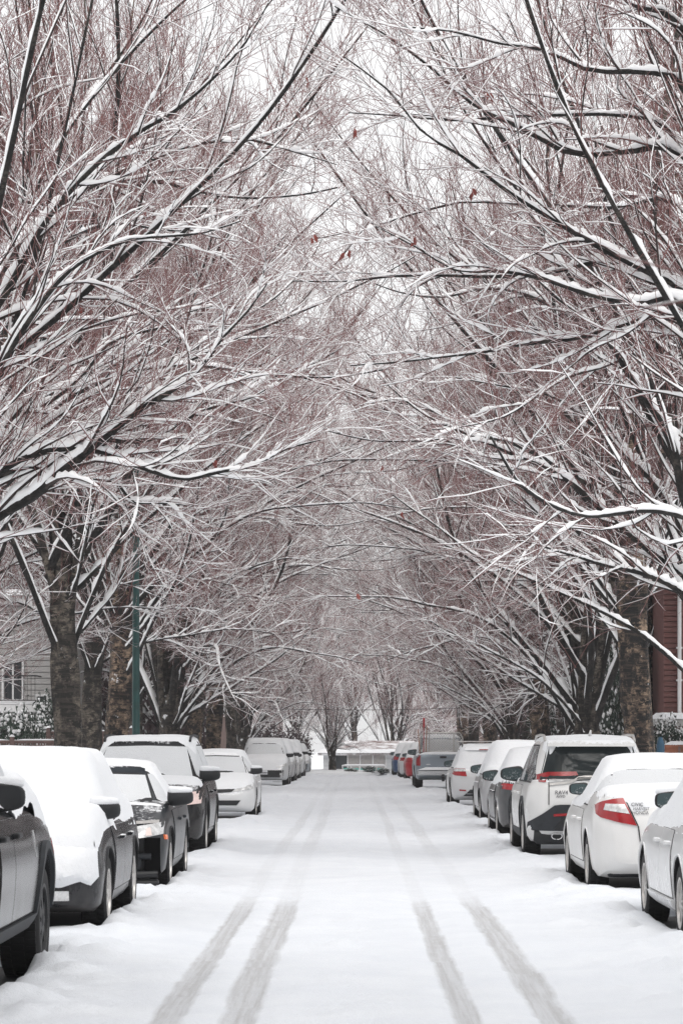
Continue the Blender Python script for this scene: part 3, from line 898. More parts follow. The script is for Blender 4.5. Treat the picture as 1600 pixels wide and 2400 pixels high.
TYRES, RIMS = {}, {}
def wheel_meshes(b, style):
    wr, tw = b['wr'], b['tw']
    k = (wr, tw)
    if k not in TYRES:
        prof = [(-0.50, 0.66), (-0.52, 0.80), (-0.50, 0.92), (-0.42, 0.985), (-0.2, 1.0), (0.2, 1.0), (0.42, 0.985), (0.50, 0.92), (0.52, 0.80), (0.50, 0.66), (0.40, 0.63), (-0.40, 0.63)]
        S = 48
        a = 2 * np.pi * np.arange(S) / S
        V = np.concatenate([np.stack([np.full(S, px * tw), np.cos(a) * pr * wr, np.sin(a) * pr * wr], 1) for px, pr in prof])
        K = len(prof)
        F = ring_faces(1, K, S)
        F2 = np.array([(i + (K - 1) * S, (i + 1) % S + (K - 1) * S, (i + 1) % S, i) for i in range(S)])
        s = Soup(); s.add(V, np.concatenate([F, F2]))
        # tread blocks
        for j in range(44):
            an = 2 * math.pi * j / 44
            for x0, x1, o in ((-0.44, -0.2, 0), (-0.14, 0.14, 0.5), (0.2, 0.44, 0)):
                t0, t1 = an + o * 0.07, an + o * 0.07 + 0.095
                P = [(x * tw, math.cos(t) * r, math.sin(t) * r) for x in (x0, x1) for t in (t0, t1) for r in (wr * 0.97, wr * 1.018)]
                s.add(P, [(0, 1, 3, 2), (4, 6, 7, 5), (0, 4, 5, 1), (2, 3, 7, 6), (1, 5, 7, 3)])
        TYRES[k] = s.mesh('tyre', M['rubber'])
        TYRES[k].set_sharp_from_angle(angle=math.radians(40))
    k2 = (wr, tw, style)
    if k2 not in RIMS:
        n, w, mat = {'ten': (10, 0.09, 'alloy'), 'five': (5, 0.2, 'alloy'), 'seven': (7, 0.13, 'alloy'), 'steel': (6, 0.3, 'black')}[style]
        s = Soup()
        S = 40
        a = 2 * np.pi * np.arange(S) / S
        pr = [(-0.46, 0.65), (-0.50, 0.665), (-0.50, 0.60), (-0.40, 0.575), (0.35, 0.56)]
        V = np.concatenate([np.stack([np.full(S, px * tw), np.cos(a) * r * wr, np.sin(a) * r * wr], 1) for px, r in pr])
        s.add(V, ring_faces(1, len(pr), S))
        for j in range(n):                                         # spokes
            an = 2 * math.pi * j / n
            c_, s_ = math.cos(an), math.sin(an)
            P = []
            for r, hw, xo in ((0.10, w * 0.30, -0.47), (0.58, w * 0.5 * 0.62 + 0.02, -0.43)):
                for sgn in (-1, 1):
                    for dx in (0.0, 0.16):
                        y_, z_ = r * wr * 1.0, sgn * hw * wr
                        P.append(((xo + dx) * tw, y_ * c_ - z_ * s_, y_ * s_ + z_ * c_))
            s.add(P, [(0, 4, 6, 2), (1, 3, 7, 5), (0, 1, 5, 4), (2, 6, 7, 3)])
        hub = [(-0.50, 0.0), (-0.50, 0.09), (-0.46, 0.14), (-0.3, 0.14)]
        V = np.concatenate([np.stack([np.full(S, px * tw), np.cos(a) * r * wr, np.sin(a) * r * wr], 1) for px, r in hub])
        s.add(V, ring_faces(1, len(hub), S))
        disc = [(-0.10, 0.0), (-0.10, 0.57)]                        # brake disc behind
        V = np.concatenate([np.stack([np.full(S, px * tw), np.cos(a) * r * wr, np.sin(a) * r * wr], 1) for px, r in disc])
        s.add(V, ring_faces(1, 2, S), 1)
        RIMS[k2] = s.mesh('rim', [M[mat], M['cavity']])
        RIMS[k2].set_sharp_from_angle(angle=math.radians(35))
    return TYRES[k], RIMS[k2]

def poly_resample(pts, m):
    p = np.asarray(pts, float)
    if len(p) == 1: return np.repeat(p, m, 0)
    s = np.concatenate(([0], np.cumsum(np.linalg.norm(np.diff(p, axis=0), axis=1))))
    u = np.linspace(0, s[-1], m)
    return np.stack([np.interp(u, s, p[:, i]) for i in range(2)], 1)

DIRS = {'L': (1, 0, 0), 'R': (-1, 0, 0), 'F': (0, -1, 0), 'B': (0, 1, 0), 'T': (0, 0, -1)}

class Car:
    def __init__(self, spec, colour, metal=0.0, dust=0.25, dirt=0.35, rough=0.28, rim='five', name='parked_car', cuts=()):
        self.s, self.b = spec, BODY[spec['body']]
        b = self.b
        self.root = empty(name, (spec['X'], spec['Y'], 0), 0 if spec['head'] > 0 else math.pi)
        self.paint = paint('paint_' + spec['id'], colour, metal, dust, dirt, rough)
        me = lower_body(b).mesh('body', self.paint)
        cut = Soup()
        S = 40
        for sy in (b['fa'], b['ra']):
            for sx in (-1, 1):
                r, xo, xi = b['wr'] + 0.06, sx * (b['W'] / 2 + 0.2), sx * (b['W'] / 2 - 0.36)
                a = 2 * np.pi * np.arange(S) / S
                V = np.concatenate([np.stack([np.full(S, x), sy + np.cos(a) * r, b['wr'] + np.sin(a) * r], 1) for x in (xi, xo)] + [[(xi, sy, b['wr'])], [(xo, sy, b['wr'])]])
                F = [(i, (i + 1) % S, S + (i + 1) % S, S + i) for i in range(S)] + [((i + 1) % S, i, 2 * S, -1) for i in range(S)] + [(S + i, S + (i + 1) % S, 2 * S + 1, -1) for i in range(S)]
                if sx < 0: F = [tuple(reversed(f)) if f[3] >= 0 else (f[2], f[1], f[0], -1) for f in F]
                cut.add(V, F)
        if cuts:
            for bx in cuts: cut.box(*bx)
        me = cut_mesh(me, cut.mesh('cutter', M['cavity']), None)
        me.set_sharp_from_angle(angle=math.radians(38))
        self.body = link('body', me, self.root)
        gs = greenhouse(b)
        gm = gs.mesh('cabin', self.paint)
        gm.set_sharp_from_angle(angle=math.radians(50))
        self.cabin = link('cabin', gm, self.root)
        V, P = [], []
        for m_ in (me, gm):
            o = len(V)
            V += [v.co.copy() for v in m_.vertices]
            P += [[o + i for i in p.vertices] for p in m_.polygons]
        self.bvh = BVHTree.FromPolygons(V, P)
        ty, ri = wheel_meshes(b, rim)
        self.wheels = []
        for sy in (b['fa'], b['ra']):
            for sx in (-1, 1):
                w = link('wheel', ty, self.root)
                w.location = (sx * (b['W'] / 2 - b['tw'] / 2 - 0.02), sy, b['wr'])
                w.rotation_euler = (random.uniform(0, 6), 0, 0 if sx < 0 else math.pi)
                link('rim', ri, w)
                self.wheels.append(w)

    def hit(self, kind, u, v):
        """surface point of the car seen along one of the five directions at (u, v)"""
        d = Vector(DIRS[kind])
        for k in range(26):
            f = 1 - 0.02 * k
            if kind in 'LR': o = Vector((-3 * d.x, u, v))
            elif kind in 'FB': o = Vector((u * f, -6 * d.y, v))
            else: o = Vector((u * f, v, 4))
            h, n, i, dist = self.bvh.ray_cast(o, d)
            if h is not None:
                if kind in 'LR' and abs(h.x) < 0.3: h = None
                else: return h
            if kind in 'LR': v = v - 0.01
        return Vector((0, u, v)) if kind in 'LR' else (Vector((u, self.b['L'] / 2 * -d.y, v)) if kind in 'FB' else Vector((u, v, 1)))

    def patch(self, name, kind, lower, upper, mat, off=0.006, rows=4, m=12, skirt=0.02, parent=None, label=None, bulge=0.0):
        """panel that follows the car's surface: lofted between two edge lines given in the plane facing `kind`"""
        lo, up = poly_resample(lower, m), poly_resample(upper, m)
        d = Vector(DIRS[kind])
        G = np.zeros((rows, m, 3))
        for r in range(rows):
            t = r / (rows - 1)
            for c in range(m):
                p = lo[c] * (1 - t) + up[c] * t
                h = self.hit(kind, p[0], p[1])
                w = bulge * math.sin(math.pi / 2 * min(1.0, 3.2 * min(t, c / (m - 1), 1 - c / (m - 1)))) * (0.8 + 0.4 * random.random() ** 2 * 0.5) if bulge else 0.0
                G[r, c] = h - d * (off + w)
        s = Soup()
        V = G.reshape(-1, 3)
        i = np.arange(rows - 1)[:, None] * m + np.arange(m - 1)[None]
        s.add(V, np.stack([i, i + 1, i + m + 1, i + m], -1).reshape(-1, 4))
        rim_ = [c for c in range(m)] + [r * m + m - 1 for r in range(1, rows)] + [(rows - 1) * m + c for c in range(m - 2, -1, -1)] + [r * m for r in range(rows - 2, 0, -1)]
        E = V[rim_]
        n = len(E)
        s.add(np.concatenate([E, E + np.array(d) * (skirt + off)]), [(k, (k + 1) % n, n + (k + 1) % n, n + k) for k in range(n)])
        o = s.build(name, M[mat] if isinstance(mat, str) else mat, parent or self.root, sharp=35)
        if label: o['label'] = label
        return o

    def windows(self, front='glass_white', side='glass_white', rear='glass_white'):
        b = self.b
        z0, z1 = b['zb'] + 0.06, b['zr'] - 0.10
        def edge(za, grow=0.0):
            t = (za - (b['zb'] - 0.10)) / (b['zr'] - 0.055 - b['zb'] + 0.10)
            yf = b['wsb'] + (b['rf'] - b['wsb']) * t ** 0.92
            yr = b['rb'] + (b['rr'] - b['rb']) * t ** 1.15
            return yf, yr, b['hwb'] + (b['hwr'] - b['hwb']) * t ** 1.25
        f0, r0, w0 = edge(z0)
        f1, r1, w1 = edge(z1)
        for nm, k, mat in (('windshield', 'F', front), ('rear_window', 'B', rear)):
            za = z0 if k == 'F' else z0 + (0.03 if not self.s['body'].startswith('sedan') else 0.09)
            xa, xb = w0 * 0.83, w1 * 0.84
            o = self.patch(nm, k, [(-xa, za), (0, za - 0.015), (xa, za)], [(-xb, z1), (0, z1 + 0.015), (xb, z1)], mat, 0.012, 10, 14)
            self.patch('window_seal', k, [(-xa - 0.02, za - 0.02), (0, za - 0.035), (xa + 0.02, za - 0.02)], [(-xb - 0.02, z1 + 0.02), (0, z1 + 0.035), (xb + 0.02, z1 + 0.02)], 'seal', 0.005, 10, 14, parent=o)
        zs0, zs1 = z0 - 0.01, z1 + 0.01
        f0, r0, _ = edge(zs0); f1, r1, _ = edge(zs1)
        q = 0.22
        spans = [(b['bp'] + 0.03, f0 - q, b['bp'] + 0.03, f1 - 0.10), (b['cp'] + 0.03, b['bp'] - 0.03, b['cp'] + 0.03, b['bp'] - 0.03)]
        if self.s['body'] == 'pickup':
            spans = [(b['bp'] - 0.35, f0 - q, b['bp'] - 0.35, f1 - 0.1), (r0 + 0.2, b['bp'] - 0.42, r1 + 0.16, b['bp'] - 0.42)]
        else:
            spans.append((r0 + 0.22, b['cp'] - 0.04, max(r1 + 0.18, b['cp'] - 0.30), b['cp'] - 0.04) if r0 + 0.2 < b['cp'] - 0.1 else None)
        for k in 'LR':
            for sp in spans:
                if sp is None: continue
                ya, yb, yc, yd = sp
                o = self.patch('side_window', k, [(ya, zs0), (yb, zs0)], [(yc, zs1), (yd, zs1)], side, 0.010, 6, 8)
                self.patch('window_seal', k, [(ya - 0.02, zs0 - 0.02), (yb + 0.03, zs0 - 0.02)], [(yc - 0.02, zs1 + 0.02), (yd + 0.02, zs1 + 0.02)], 'seal', 0.004, 6, 8, parent=o)

    def doors(self, handle=None):
        b = self.b
        zlo, zhi = b['clr'] + 0.14, b['zb'] - 0.02
        pk = self.s['body'] == 'pickup'
        f = b['fa'] - b['wr'] - 0.16
        r = b['ra'] + b['wr'] + 0.10
        edges = [(b['bp'] + 0.005, f), (b['cp'] + 0.12 if not pk else -0.75, b['bp'] - 0.005)]
        if pk: edges = [(b['bp'] - 0.33, f), (-0.72, b['bp'] - 0.345)]
        for k in 'LR':
            for n_, (ya, yb) in enumerate(edges):
                yl = max(ya, r) if n_ else ya
                o = self.patch('door', k, [(yl, zlo), (yb, zlo)], [(ya, zhi), (yb + (0.04 if n_ == 0 else 0), zhi)], self.paint, 0.009, 8, 8, 0.008)
                self.patch('door_gap', k, [(yl - 0.010, zlo - 0.012), (yb + 0.010, zlo - 0.012)], [(ya - 0.010, zhi + 0.004), (yb + (0.05 if n_ == 0 else 0.010), zhi + 0.004)], 'seal', 0.004, 8, 8, 0.004, parent=o)
                h = self.hit(k, ya + 0.16, zhi - 0.11)
                s = Soup(); sg = -1 if k == 'L' else 1
                s.box(min(h.x, h.x + sg * 0.045), max(h.x, h.x + sg * 0.045), ya + 0.07, ya + 0.25, h.z - 0.015, h.z + 0.02, b=0.008)
                s.build('handle', handle or self.paint, o, sharp=40)

    def arches(self, mat='black', width=0.045, off=0.012):
        b = self.b
        for k in 'LR':
            for sy in (b['fa'], b['ra']):
                a0 = -0.12
                an = np.linspace(a0, math.pi - a0, 18)
                ri, ro = b['wr'] + 0.055, b['wr'] + 0.06 + width
                lo = [(sy + math.cos(t) * ri, max(b['clr'] + 0.02, b['wr'] + math.sin(t) * ri)) for t in an]
                up = [(sy + math.cos(t) * ro, max(b['clr'] + 0.02, b['wr'] + math.sin(t) * ro)) for t in an]
                self.patch('arch_trim', k, lo, up, mat, off, 3, 18, 0.02)

    def mirrors(self, mat=None, snow=0.02, size=1.0, y=None, out=0.15, glass='mirror', up=0.0):
        b = self.b
        y = y if y is not None else b['wsb'] - 0.42
        z = b['zb'] + 0.10 + up
        for sx in (-1, 1):
            h = self.hit('L' if sx < 0 else 'R', y, z - 0.04)
            c = Vector((sx * (abs(h.x) + out), y - 0.02, z + 0.02))
            S, K = 20, 11
            V = []
            for i in range(K):
                th = math.pi * i / (K - 1)
                for j in range(S):
                    ph = 2 * math.pi * j / S
                    f = lambda q, e: math.copysign(abs(q) ** e, q)
                    x_ = f(math.sin(th), 0.55) * f(math.cos(ph), 0.55) * 0.125 * size
                    z_ = f(math.sin(th), 0.55) * f(math.sin(ph), 0.55) * 0.078 * size
                    y_ = f(math.cos(th), 0.8) * (0.075 if math.cos(th) > 0 else 0.028) * size
                    z_ *= 1 - 0.18 * sx * x_ / 0.125
                    V.append((x_, y_, z_))
            s = Soup(); s.add(np.array(V), ring_faces(1, K, S))
            s.tube([(-sx * 0.10, 0.02, -0.055), (-sx * 0.17, 0.03, -0.075)], 0.026, 8)
            o = s.build('side_mirror', mat or M['black'], self.root, sharp=60)
            o.location = c
            g = Soup()
            P = [(math.copysign(abs(math.cos(t)) ** 0.5, math.cos(t)) * 0.106 * size, -0.0295 * size, math.copysign(abs(math.sin(t)) ** 0.5, math.sin(t)) * 0.062 * size) for t in np.linspace(0, 2 * math.pi, 25)[:-1]]
            g.add(np.array(P + [(0, -0.030 * size, 0)]), [(i, (i + 1) % 24, 24) for i in range(24)])
            g.build('mirror_glass', M[glass], o)
            if snow > 0:
                s2 = Soup()
                V2 = np.array(V) * np.array([0.95, 0.9, 0.45]) + np.array([0, 0.012, 0.066 * size + snow * 0.3])
                s2.add(V2, ring_faces(1, K, S))
                s2.build('snow_cap', M['car_snow'], o)

    def snow(self, T=0.08, zones=(), n0=0.42, n1=0.62, lump=0.35, res=0.055, sink=0.10, seed=1, edge=0.0, name='snow_cover', zmin=0.6):
        """snow lying on the car: a height field over everything that faces up"""
        b = self.b
        W, L = b['W'] / 2, b['L'] / 2
        xs = np.arange(-W - 0.02, W + 0.03, res)
        ys_ = np.arange(-L - 0.06, L + 0.07, res)
        Z = np.zeros((len(ys_), len(xs)))
        N = np.zeros_like(Z)
        for j, y in enumerate(ys_):
            for i, x in enumerate(xs):
                h, n, _, _ = self.bvh.ray_cast(Vector((x, y, 4)), Vector((0, 0, -1)))
                if h is not None:
                    Z[j, i], N[j, i] = h.z, abs(n.z)
        X, Y = np.meshgrid(xs, ys_)
        mask = sstep(n0, n1, N) * (Z > zmin)
        for y0, y1, f in zones:
            mask = np.where((Y >= y0) & (Y < y1), mask * f, mask)
        def blur(A, k):
            for _ in range(k):
                P = np.pad(A, 1)
                A = (P[:-2, 1:-1] + P[2:, 1:-1] + P[1:-1, :-2] + P[1:-1, 2:] + 2 * P[1:-1, 1:-1]) / 6
            return A
        bl = blur((mask > 0.05).astype(float), 5)
        nz = fbm(X * 5 + seed * 7, Y * 5, 4, seed) - 0.5
        e = np.clip((bl + nz * 0.55 - 0.52 + edge) * 2.1, 0, 1)
        th = T * blur(np.minimum(mask, 1.6), 2) * np.sqrt(e) * (1 + lump * (fbm(X * 2.2 + seed, Y * 2.2, 3, seed + 3) - 0.5) * 2)
        Zs = blur(Z, 2) * 0.5 + Z * 0.5
        top = np.maximum(Z, Zs * (th > 0.02) + Z * (th <= 0.02)) + th - 0.006
        ok = th > 0.004
        cell = (ok[:-1, :-1] | ok[1:, :-1] | ok[:-1, 1:] | ok[1:, 1:]) & (Z[:-1, :-1] > 0.3) & (Z[1:, :-1] > 0.3) & (Z[:-1, 1:] > 0.3) & (Z[1:, 1:] > 0.3)
        # do not bridge cliffs
        zz = np.stack([Z[:-1, :-1], Z[1:, :-1], Z[:-1, 1:], Z[1:, 1:]])
        cell &= (zz.max(0) - zz.min(0)) < 0.35
        jj, ii = np.nonzero(cell)
        nx = len(xs)
        F = np.stack([jj * nx + ii, jj * nx + ii + 1, (jj + 1) * nx + ii + 1, (jj + 1) * nx + ii], 1)
        V = np.stack([X, Y, top], -1).reshape(-1, 3)
        used, inv = np.unique(F, return_inverse=True)
        return link(name, np_mesh('snow', V[used], inv.reshape(-1, 4), M['car_snow']), self.root)

    def text(self, txt, kind, u, v, size, mat='letter', name='lettering', mirror=False):
        cu = bpy.data.curves.new('txt', 'FONT')
        cu.body = txt
        cu.size = size
        cu.extrude = 0.002
        cu.align_x = 'CENTER'
        o = bpy.data.objects.new('txt', cu)
        COL.objects.link(o)
        dg = bpy.context.evaluated_depsgraph_get(); dg.update()
        me = bpy.data.meshes.new_from_object(o.evaluated_get(dg))
        bpy.data.objects.remove(o)
        me.materials.clear(); me.materials.append(M[mat])
        h = self.hit(kind, u, v)
        o = link(name, me, self.root)
        o.location = h - Vector(DIRS[kind]) * 0.012
        o.rotation_euler = {'B': (math.pi / 2, 0, 0), 'F': (math.pi / 2, 0, math.pi), 'L': (math.pi / 2, 0, -math.pi / 2)}[kind]
        return o

    def rails(self, mat='black', cross=True):
        b = self.b
        for sx in (-1, 1):
            s = Soup()
            pts = [(sx * b['hwr'] * 0.93, y, b['zr'] + z) for y, z in ((b['rf'] - 0.15, -0.02), (b['rf'] - 0.35, 0.05), ((b['rf'] + b['rr']) / 2, 0.065), (b['rr'] + 0.45, 0.055), (b['rr'] + 0.25, -0.02))]
            s.tube(pts, 0.018, 8)
            s.build('roof_rail', M[mat], self.root)
        if cross:
            for y in (b['rf'] - 0.55, b['rr'] + 0.7):
                s = Soup(); s.box(-b['hwr'], b['hwr'], y - 0.03, y + 0.03, b['zr'] + 0.08, b['zr'] + 0.105, b=0.008)
                s.build('roof_bar', M[mat], self.root)

    def finish(self, label, group, cat='car'):
        tag(self.root, label, cat, group)

# ------------------------------------------------------------------ trees along the street
def plant_tree(proto, x, y, rz, s, label, group, name='street_tree', z=0.1, flip=False):
    t = empty(name, (x, y, z + float(fall(np.array(y)))), rz)
    t.scale = (s, -s if flip else s, s)
    tag(t, label, 'tree', group)
    for n, me in zip(('trunk', 'crown', 'snow_load'), proto):
        o = link(n, me, t)
        if n == 'snow_load': o['kind'] = 'stuff'
    return t

rt = random.Random(5)
LEFT_ROW = [
    (-6.0, 35, 4, 'snow-laden tree whose heavy bough enters low at the left edge'),
    (-6.7, 45, 3, 'steep-limbed tree filling the upper left corner, trunk out of view'),
    (-5.85, 55, 0, 'grey-barked tree, the leftmost whole trunk, above the two nearest dark cars'),
    (-5.75, 66, 1, 'tan and black patched trunk directly beside the green lamp post'),
    (-5.7, 84, 2, 'many-stemmed tree just beyond the green lamp post'),
    (-5.7, 97, 3, 'dark patched tree behind the white sedan on the left'),
    (-5.7, 111, 1, 'tree behind the big snowed white car on the left, seventh of its row'),
    (-5.6, 124, 0, 'grey tree near the far end of the left row, last but one'),
    (-5.6, 138, 2, 'last many-stemmed tree of the left row past the roundabout')]
RIGHT_ROW = [
    (6.2, 34, 5, 'tree whose thick snowy boughs cross the upper right corner'),
    (6.2, 45.5, 6, 'tree sending fans of white limbs in from the right edge'),
    (5.95, 57, 1, 'stout black and tan patched trunk behind the white crossover'),
    (5.95, 69.5, 2, 'many-stemmed tree just past the stout patched trunk on the right'),
    (5.9, 86, 3, 'tan patched trunk behind the white wagon with roof bars'),
    (5.9, 102, 2, 'clump of slender grey stems right of the silver pickup truck'),
    (5.9, 118, 1, 'dark trunk behind the cab of the silver pickup truck'),
    (5.8, 131, 0, 'grey tree near the far end of the right row, last but one'),
    (5.8, 143, 3, 'last patched tree of the right row near the white bungalow')]
TREES = {}
for side, row in ((0.0, LEFT_ROW), (math.pi, RIGHT_ROW)):
    for x, y, p, lab in row:
        TREES[p] = plant_tree(PROTO[1 if p == 3 else p], x, y, side + rt.uniform(-0.35, 0.35) * (p < 4), 1 if p > 3 else rt.uniform(0.96, 1.06), lab, 'street trees lining the road', flip=(p == 3))
for x, y, p, lab in ((-6.1, -9, 0, 'unseen tree added for shade behind the viewer on the left kerb'), (-6.1, 1.5, 3, 'unseen tree added for shade level with the viewer on the left kerb'), (-6.3, 10, 0, 'nearest tree on the left, added for shade, its crown above the frame'),
                     (6.3, -10, 1, 'unseen tree added for shade behind the viewer on the right kerb'), (6.3, 1, 2, 'unseen tree added for shade level with the viewer on the right kerb'), (6.5, 10, 3, 'nearest tree on the right, added for shade, its crown above the frame')):
    plant_tree(PROTO[p % 3], x, y, (0 if x < 0 else math.pi) + rt.uniform(-0.3, 0.3), 1.0, lab, 'street trees lining the road')  # out-of-frame trees continue both rows, added to shade the near road
BACK = [(-15.5, 74, 2), (-14, 100, 0), (-12, 118, 3), (-13, 136, 1), (13, 78, 0), (12.5, 104, 1), (13, 122, 2), (12, 140, 3), (-9, 158, 1), (-3.5, 166, 0), (2.5, 170, 2), (8, 160, 3), (0, 182, 1), (-6, 186, 3), (6, 190, 0), (-9.6, 57, 2), (-7.3, 77, 0), (8.6, 63, 0), (8.5, 79, 1), (-7.2, 91, 0), (-7.0, 104, 2), (-6.9, 118, 0), (7.2, 94, 2), (7.0, 110, 0), (7.0, 125, 1)]
BL = ['garden tree behind the left row, nearest the balcony house', 'garden tree behind the left row beyond the balcony house', 'garden tree deep behind the middle of the left row', 'garden tree behind the far end of the left row',
      'garden tree behind the right row above the red-brown house', 'garden tree behind the right row beyond the red-brown house', 'garden tree deep behind the middle of the right row', 'garden tree behind the far end of the right row',
      'distant bare tree left of the white bungalow', 'distant bare tree rising just behind the white bungalow', 'tall distant tree above the right half of the white bungalow', 'distant bare tree right of the white bungalow',
      'hazy tree at the end of the view, middle of the last three', 'hazy tree at the end of the view, left of the last three', 'hazy tree at the end of the view, right of the last three',
      'tree half hidden behind the leftmost whole trunk', 'tree half hidden behind the tan patched trunk by the lamp post', 'tree half hidden behind the stout patched trunk at right', 'tree half hidden behind the many-stemmed clump at right',
      'tree set back behind the many-stemmed tree past the lamp post', 'second set-back tree in the middle of the left side', 'third set-back tree, farthest on the left side', 'tree set back behind the tan trunk by the white wagon', 'second set-back tree in the middle of the right side', 'third set-back tree, farthest on the right side']
for (x, y, p), lab in zip(BACK, BL):
    plant_tree(PROTO[p % 3], x, y, rt.uniform(0, 6), rt.uniform(0.72, 0.82) if y > 150 else rt.uniform(0.85, 1.05), lab, 'bare trees behind the street rows', 'garden_tree')

ORDN = ['first', 'second', 'third', 'fourth', 'fifth', 'sixth', 'seventh', 'eighth']
for k in range(8):
    for sd, lab in ((-1, ORDN[k] + ' tree from the front in the dense second rank behind the left row'), (1, ORDN[k] + ' tree from the front in the dense second rank behind the right row')):
        plant_tree(PROTO[(k + (sd > 0)) % 3], sd * rt.uniform(8.8, 11.0), (96 if sd < 0 else 66) + k * (8 if sd < 0 else 10.5) + rt.uniform(-2, 2) + (4 if sd > 0 else 0), rt.uniform(0, 6), rt.uniform(0.9, 1.05), lab,
                   'second rank of trees on the left' if sd < 0 else 'second rank of trees on the right', 'garden_tree', flip=bool(k % 2))

# a few dead leaves still hanging in the near crowns
M['dead_leaf'] = plain('dead_leaf', (0.20, 0.045, 0.035), 0.7, var=0.4, scale=20)
def leaf_mesh():
    s = Soup()
    V = [(0, 0, 0), (0.022, 0.01, -0.03), (-0.02, 0.012, -0.032), (0.03, -0.012, -0.065), (-0.028, -0.010, -0.07), (0.012, 0.004, -0.10), (-0.006, 0.0, -0.125)]
    s.add(V, [(0, 2, 1), (1, 2, 3), (3, 2, 4), (3, 4, 5), (5, 4, 6)])
    return s.mesh('dead_leaf', M['dead_leaf'])
LEAF = leaf_mesh()
for key, tree, pts in ((4, HERO_L, [(188, 715), (480, 832), (335, 488), (300, 960), (510, 1080)]),
                       (5, HERO_R, [(732, 550), (812, 590), (968, 555), (1108, 443), (828, 300), (1146, 212), (720, 185), (1345, 105)]),
                       (6, HERO_Q, [(842, 1388), (945, 1198), (897, 1095), (960, 820)])):
    for (u, v) in pts:
        for k in range(2):
            w = at(u + rt.uniform(-6, 6), v + rt.uniform(-6, 6), tree[1] - 0.3 + rt.uniform(-0.2, 0.2))
            o = link('dead_leaf', LEAF, TREES[key])
            q = w - Vector((tree[0], tree[1], 0.1))
            o.location = q if key == 4 else Vector((-q.x, -q.y, q.z))
            o.rotation_euler = (rt.uniform(-0.5, 0.5), rt.uniform(-0.5, 0.5), rt.uniform(0, 6))
            o.scale = [rt.uniform(0.8, 1.2)] * 3

# ------------------------------------------------------------------ houses, fences, shrubs behind the trees
M['white_wall'] = plain('white_siding', (0.62, 0.63, 0.64), 0.75, var=0.06, scale=3)
M['cream'] = plain('cream_siding', (0.42, 0.41, 0.40), 0.8, var=0.08, scale=3)
M['brick'] = plain('red_brick', (0.20, 0.085, 0.065), 0.9, var=0.3, scale=18)
M['red_wall'] = plain('red_brown_siding', (0.15, 0.062, 0.055), 0.8, var=0.15, scale=6)
M['brown_wall'] = plain('brown_stucco', (0.13, 0.09, 0.08), 0.85, var=0.2, scale=4)
M['dark_glass'] = plain('house_glass', (0.02, 0.025, 0.03), 0.08, coat=0.3)
M['trim'] = plain('white_trim', (0.70, 0.70, 0.70), 0.6)
M['rail_black'] = plain('black_railing', (0.015, 0.015, 0.017), 0.5)
M['fence'] = plain('brown_fence', (0.16, 0.105, 0.095), 0.85, var=0.25, scale=12)
M['orange_wall'] = plain('terracotta_wall', (0.34, 0.13, 0.075), 0.85, var=0.2, scale=8)
M['teal'] = plain('teal_panel', (0.13, 0.50, 0.43), 0.4, var=0.06, scale=2)
M['curtain'] = plain('curtain', (0.36, 0.34, 0.33), 0.9, var=0.15, scale=10)
def dusted_roof():
    m, nt, b = material('roof_shingle')
    f = ramp(nt, noise_tex(nt, 1.3, 6, 0.75), [(0.40, 0.0), (0.60, 0.85)])
    nt.links.new(mixc(nt, f, (0.17, 0.105, 0.10), SNOW), b.inputs['Base Color'])
    b.inputs['Roughness'].default_value = 0.9
    return m
M['shingle'] = dusted_roof()
M['green_post'] = plain('green_metal', (0.010, 0.058, 0.055), 0.45, var=0.25, scale=5)
M['lamp_glass'] = plain('lamp_glass', (0.7, 0.7, 0.68), 0.3)

def box_part(name, mat, parent, *bx, b=0.0):
    s = Soup(); s.box(*bx, b=b)
    return s.build(name, M[mat], parent, sharp=30)

def siding(parent, x0, x1, y, z0, z1, mat, h=0.16):
    """wall clad in lapped boards, facing the camera"""
    n = int((z1 - z0) / h)
    s = Soup(); s.box(x0, x1, 0, 0.12, z0 + 0.02, z0 + h - 0.006)
    me = s.mesh('board', M[mat], smooth=False)
    for k in range(n):
        o = link('board', me, parent)
        o.location = (0, y - 0.012 * (k % 2), k * h)

def window(parent, x0, x1, y, z0, z1, mullions=1, frame='trim', glass='dark_glass', curtain=False):
    """frame stands proud of the wall, the pane sits back in it"""
    f = Soup(); t = 0.07
    f.box(x0 - t, x1 + t, y - 0.06, y + 0.1, z1, z1 + t); f.box(x0 - t, x1 + t, y - 0.08, y + 0.1, z0 - t, z0)
    f.box(x0 - t, x0, y - 0.06, y + 0.1, z0, z1); f.box(x1, x1 + t, y - 0.06, y + 0.1, z0, z1)
    for k in range(mullions):
        xm = x0 + (x1 - x0) * (k + 1) / (mullions + 1)
        f.box(xm - 0.03, xm + 0.03, y - 0.05, y + 0.1, z0, z1)
    o = f.build('window', M[frame], parent, smooth=False)
    for k in range(mullions + 1):
        xa = x0 + (x1 - x0) * k / (mullions + 1); xb = x0 + (x1 - x0) * (k + 1) / (mullions + 1)
        box_part('pane', curtain if (curtain and k > 0) else glass, o, xa + 0.03, xb - 0.03, y - 0.015, y + 0.01, z0, z1)
    return o

